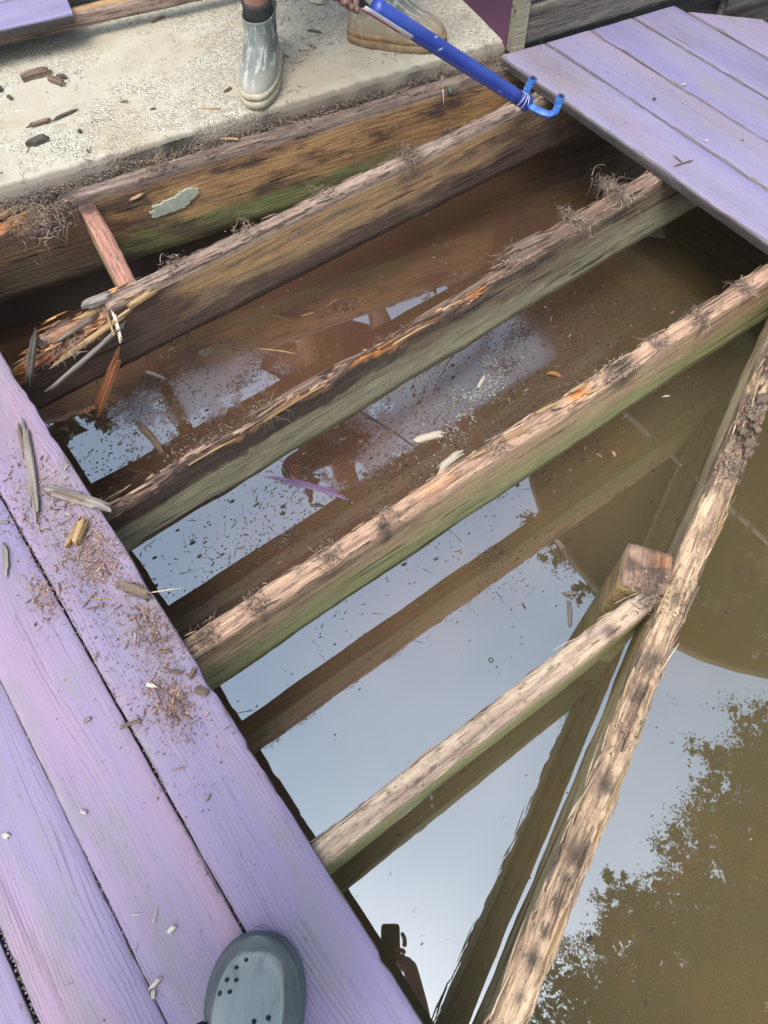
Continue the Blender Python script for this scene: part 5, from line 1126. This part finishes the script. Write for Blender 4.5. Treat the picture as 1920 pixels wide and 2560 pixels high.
# ------------------------------------------------------------------ things floating on the water
FZ = WZ+.0012
m = MB()
def wet(x, y): return .55*math.exp(-((x-.35)/.45)**2-((y-1.25)/.35)**2)+.75*math.exp(-((x-1.0)/.45)**2-((y-.82)/.22)**2)+.35*math.exp(-((x-.6)/.5)**2-((y-.9)/.2)**2)+.4*math.exp(-((x-1.3)/.3)**2-((y-1.0)/.3)**2)+.25*math.exp(-((x-.75)/.2)**2-((y-.42)/.12)**2)+.012
cnt = 0
while cnt < 7000:
    x, y = rnd.uniform(-.1, 2.0), rnd.uniform(-.4, 1.85)
    c_ = .5+fbm(x*5, y*5, 3)*.9
    if rnd.random() > wet(x, y)*max(0, c_)*1.5: continue
    cnt += 1; r_ = rnd.uniform(.0007, .0026)*(2.6 if rnd.random() < .04 else 1); n = 5; q = rnd.uniform(0, 6.28); V = []
    for k in range(n): t = q+6.283*k/n; rr = r_*rnd.uniform(.4, 1.4); V.append((x+rr*math.cos(t)*1.5, y+rr*math.sin(t)*.8, FZ))
    V.append((x, y, FZ+r_*.25)); a_ = rnd.random()
    m.add(V, [(k, (k+1) % n, n) for k in range(n)], a_)
for i in range(1100):
    x, y = rnd.uniform(-.1, 1.7), rnd.uniform(.35, 1.7)
    if rnd.random() > wet(x, y)*1.1: continue
    t = rnd.uniform(0, 6.28); fiber(m, (x, y, FZ), (math.cos(t), math.sin(t), 0), rnd.uniform(.01, .05), .0008, .12, 4)
m.V = [(a, b, min(max(c, FZ-.001), FZ+.004)) for a, b, c in m.V]
tag(m.build('floating_flakes', M['flake']), 'countless dark flakes of rotten wood floating on the water', None, None, 'stuff')
for (pts, w_, t_, mt, nm, lab, cat) in (
    (((.345, 1.052), (.515, .838)), .022, .003, 'purple_flake', 'paint_strip', 'purple strip of paint floating between two joists', 'paint strip'),
    (((.742, .896), (.838, .864)), .022, .008, 'chip_pale', 'bark_curl', 'white curled bark piece floating above the long joist, upper one', 'bark piece'),
    (((.720, .775), (.842, .792)), .024, .010, 'chip_pale', 'bark_curl', 'white curled bark piece floating close beside the long joist', 'bark piece'),
    (((.735, 1.471), (.808, 1.453)), .004, .003, 'chip_tan', 'straw', 'pale bent straw floating behind the rotted joist', 'straw'),
    (((.806, 1.452), (.892, 1.463)), .003, .002, 'chip_tan', 'straw', 'thin end of the bent straw floating right of it', 'straw'),
    (((.671, 1.542), (.731, 1.439)), .005, .003, 'chip_brown', 'straw', 'brown straw floating beside the pale bent one', 'straw'),
    (((.570, 1.444), (.671, 1.335)), .006, .003, 'chip_tan', 'straw', 'tan straw bundle floating nearest the rotted joist', 'straw'),
    (((.660, 1.14), (.751, .807)), .006, .004, 'chip_dark', 'twig', 'long dark twig floating across towards the long joist', 'twig'),
    (((.770, .306), (.718, .248)), .014, .008, 'chip_grey', 'bark_curl', 'grey twisted bark piece floating at the foot of the post', 'bark piece'),
    (((.76, .322), (.80, .30)), .012, .006, 'chip_grey', 'bark_curl', 'small grey bark piece touching the twisted one', 'bark piece'),
    (((.852, .452), (.849, .402)), .016, .005, 'chip_brown', 'bark_curl', 'brown bark piece floating above the post', 'bark piece'),
    (((.935, 1.031), (1.038, 1.085)), .016, .006, 'chip_grey', 'stick', 'grey stick floating under the rotted joist', 'stick'),
    (((.161, 1.425), (.175, 1.255)), .022, .008, 'chip_brown', 'stick', 'brown stick floating left behind the rotted joist', 'stick'),
    (((1.163, .553), (1.154, .531)), .009, .003, 'chip_tan', 'wood_chip', 'tan chip floating below the long green joist', 'chip'),
    (((1.122, .575), (1.124, .552)), .004, .002, 'chip_tan', 'wood_chip', 'narrow tan sliver floating left of the tan chip', 'chip'),
    (((1.403, .603), (1.432, .585)), .007, .003, 'chip_pale', 'wood_chip', 'pale chip floating right under the long green joist', 'chip'),
    (((.262, 1.565), (.304, 1.488)), .014, .005, 'chip_grey', 'wood_chip', 'grey chip floating in the scum below the second joist', 'chip'),
    (((1.0, .93), (1.06, .96)), .012, .004, 'chip_pale', 'wood_chip', 'pale chip in the scum patch between two joists', 'chip'),
    (((.57, .90), (.60, .86)), .014, .005, 'chip_dark', 'wood_chip', 'dark chip floating right of the purple strip', 'chip'),
    (((.40, .90), (.44, .87)), .012, .004, 'chip_dark', 'wood_chip', 'dark chip floating left below the purple strip', 'chip'),
    (((.82, 1.25), (.85, 1.22)), .012, .004, 'chip_tan', 'wood_chip', 'tan chip floating in the brown water behind the rotted joist', 'chip')):
    o = chip(nm, (*pts[0], FZ-.002), (*pts[1], FZ-.002), w_, t_, M[mt], lab, cat, bend=.06)
for (X, Y, rx, n, lab) in ((.27, 1.52, .05, 60, 'clump of scum and fibres floating below the second joist'), (.47, 1.36, .06, 50, 'clump of fine roots floating behind the rotted joist, left'), (.88, 1.42, .05, 30, 'thin clump of straw floating in the brown water at the middle'), (1.25, 1.02, .05, 60, 'clump of roots floating near the hairy root clump'), (1.12, .95, .05, 40, 'straw clump at the far end of the scum patch'), (.62, .86, .06, 60, 'dark clump of bark shreds right of the purple strip'), (.44, .98, .05, 40, 'dark clump floating beside the purple strip'), (.30, .85, .04, 36, 'small clump floating left between two joists'), (1.02, .66, .04, 30, 'few shreds floating below the middle of the long joist'), (.70, .50, .05, 40, 'scattered shreds floating above the short joist')):
    tuft((X, Y), rx, rx*.6, n, n, lab, L=.03, droop=0, z=FZ, group='clumps of shreds floating on the water', name='floating_clump', mat='flake')
    o_ = COL.objects[-1]; co = np.empty(len(o_.data.vertices)*3, dtype=np.float32); o_.data.vertices.foreach_get('co', co); co = co.reshape(-1, 3); co[:, 2] = np.clip(co[:, 2]*.15, -.001, .003); o_.data.vertices.foreach_set('co', co.ravel()); o_.data.update()
m = MB()
cnt = 0
while cnt < 330:
    x, y = rnd.uniform(-.05, 1.6), rnd.uniform(.35, 1.65)
    if rnd.random() > wet(x, y)*1.2*max(0, .5+fbm(x*6, y*6, 8)): continue
    cnt += 1; l_ = rnd.uniform(.006, .038); V, F = sliver(l_, rnd.uniform(.001, .0045), .0012, rnd.random(), .08, .5); R3 = Matrix.Rotation(rnd.uniform(0, 6.28), 3, 'Z')
    m.add([R3 @ Vector(q)+Vector((x, y, FZ-.0004)) for q in V], F, rnd.random()**.7)
tag(m.build('floating_shreds', M['soil']), 'thin shreds of bark and wood floating in the scum between the joists', None, None, 'stuff')
M['scum'] = simple('sky_pale_scum', [(.1, (120, 116, 110)), (.5, (150, 148, 144)), (.9, (190, 188, 184))], (60, 60, 60), bump=0, use_attr='col', rough=.5)  # scum whose pale grey paints in the sky it reflects
m = MB()
for i in range(1500):
    a, b_ = rnd.gauss(0, .5), rnd.gauss(0, .5); x, y = 1.0+a*.20+b_*.05, .93+b_*.075+a*.05
    if fbm(x*16, y*16, 2) < -.12: continue
    r_ = rnd.uniform(.001, .0036); q = rnd.uniform(0, 6.28); V = [(x+r_*rnd.uniform(.5, 1.4)*math.cos(q+k*1.2566), y+r_*rnd.uniform(.5, 1.4)*math.sin(q+k*1.2566), FZ) for k in range(5)]+[(x, y, FZ+r_*.2)]
    m.add(V, [(k, (k+1) % 5, 5) for k in range(5)], rnd.random())
tag(m.build('sky_sheen_scum', M['scum']), 'scum patch between the rotted and the long joist, painted pale like mirrored sky', None, None, 'stuff')
leaf('leaf', (1.200, .857), (1.230, .823), .018, M['leaf_orange'], 'orange dead leaf floating beside the scum patch', FZ)
m = MB(); m.tube([(.516+.0045*math.cos(t), .298+.006*math.sin(t), FZ) for t in [i*.42 for i in range(16)]], .0011, 6); tag(m.build('seed_ring', M['chip_dark'], None, True), 'tiny dark ring floating alone on the mirrored sky', 'seed ring')
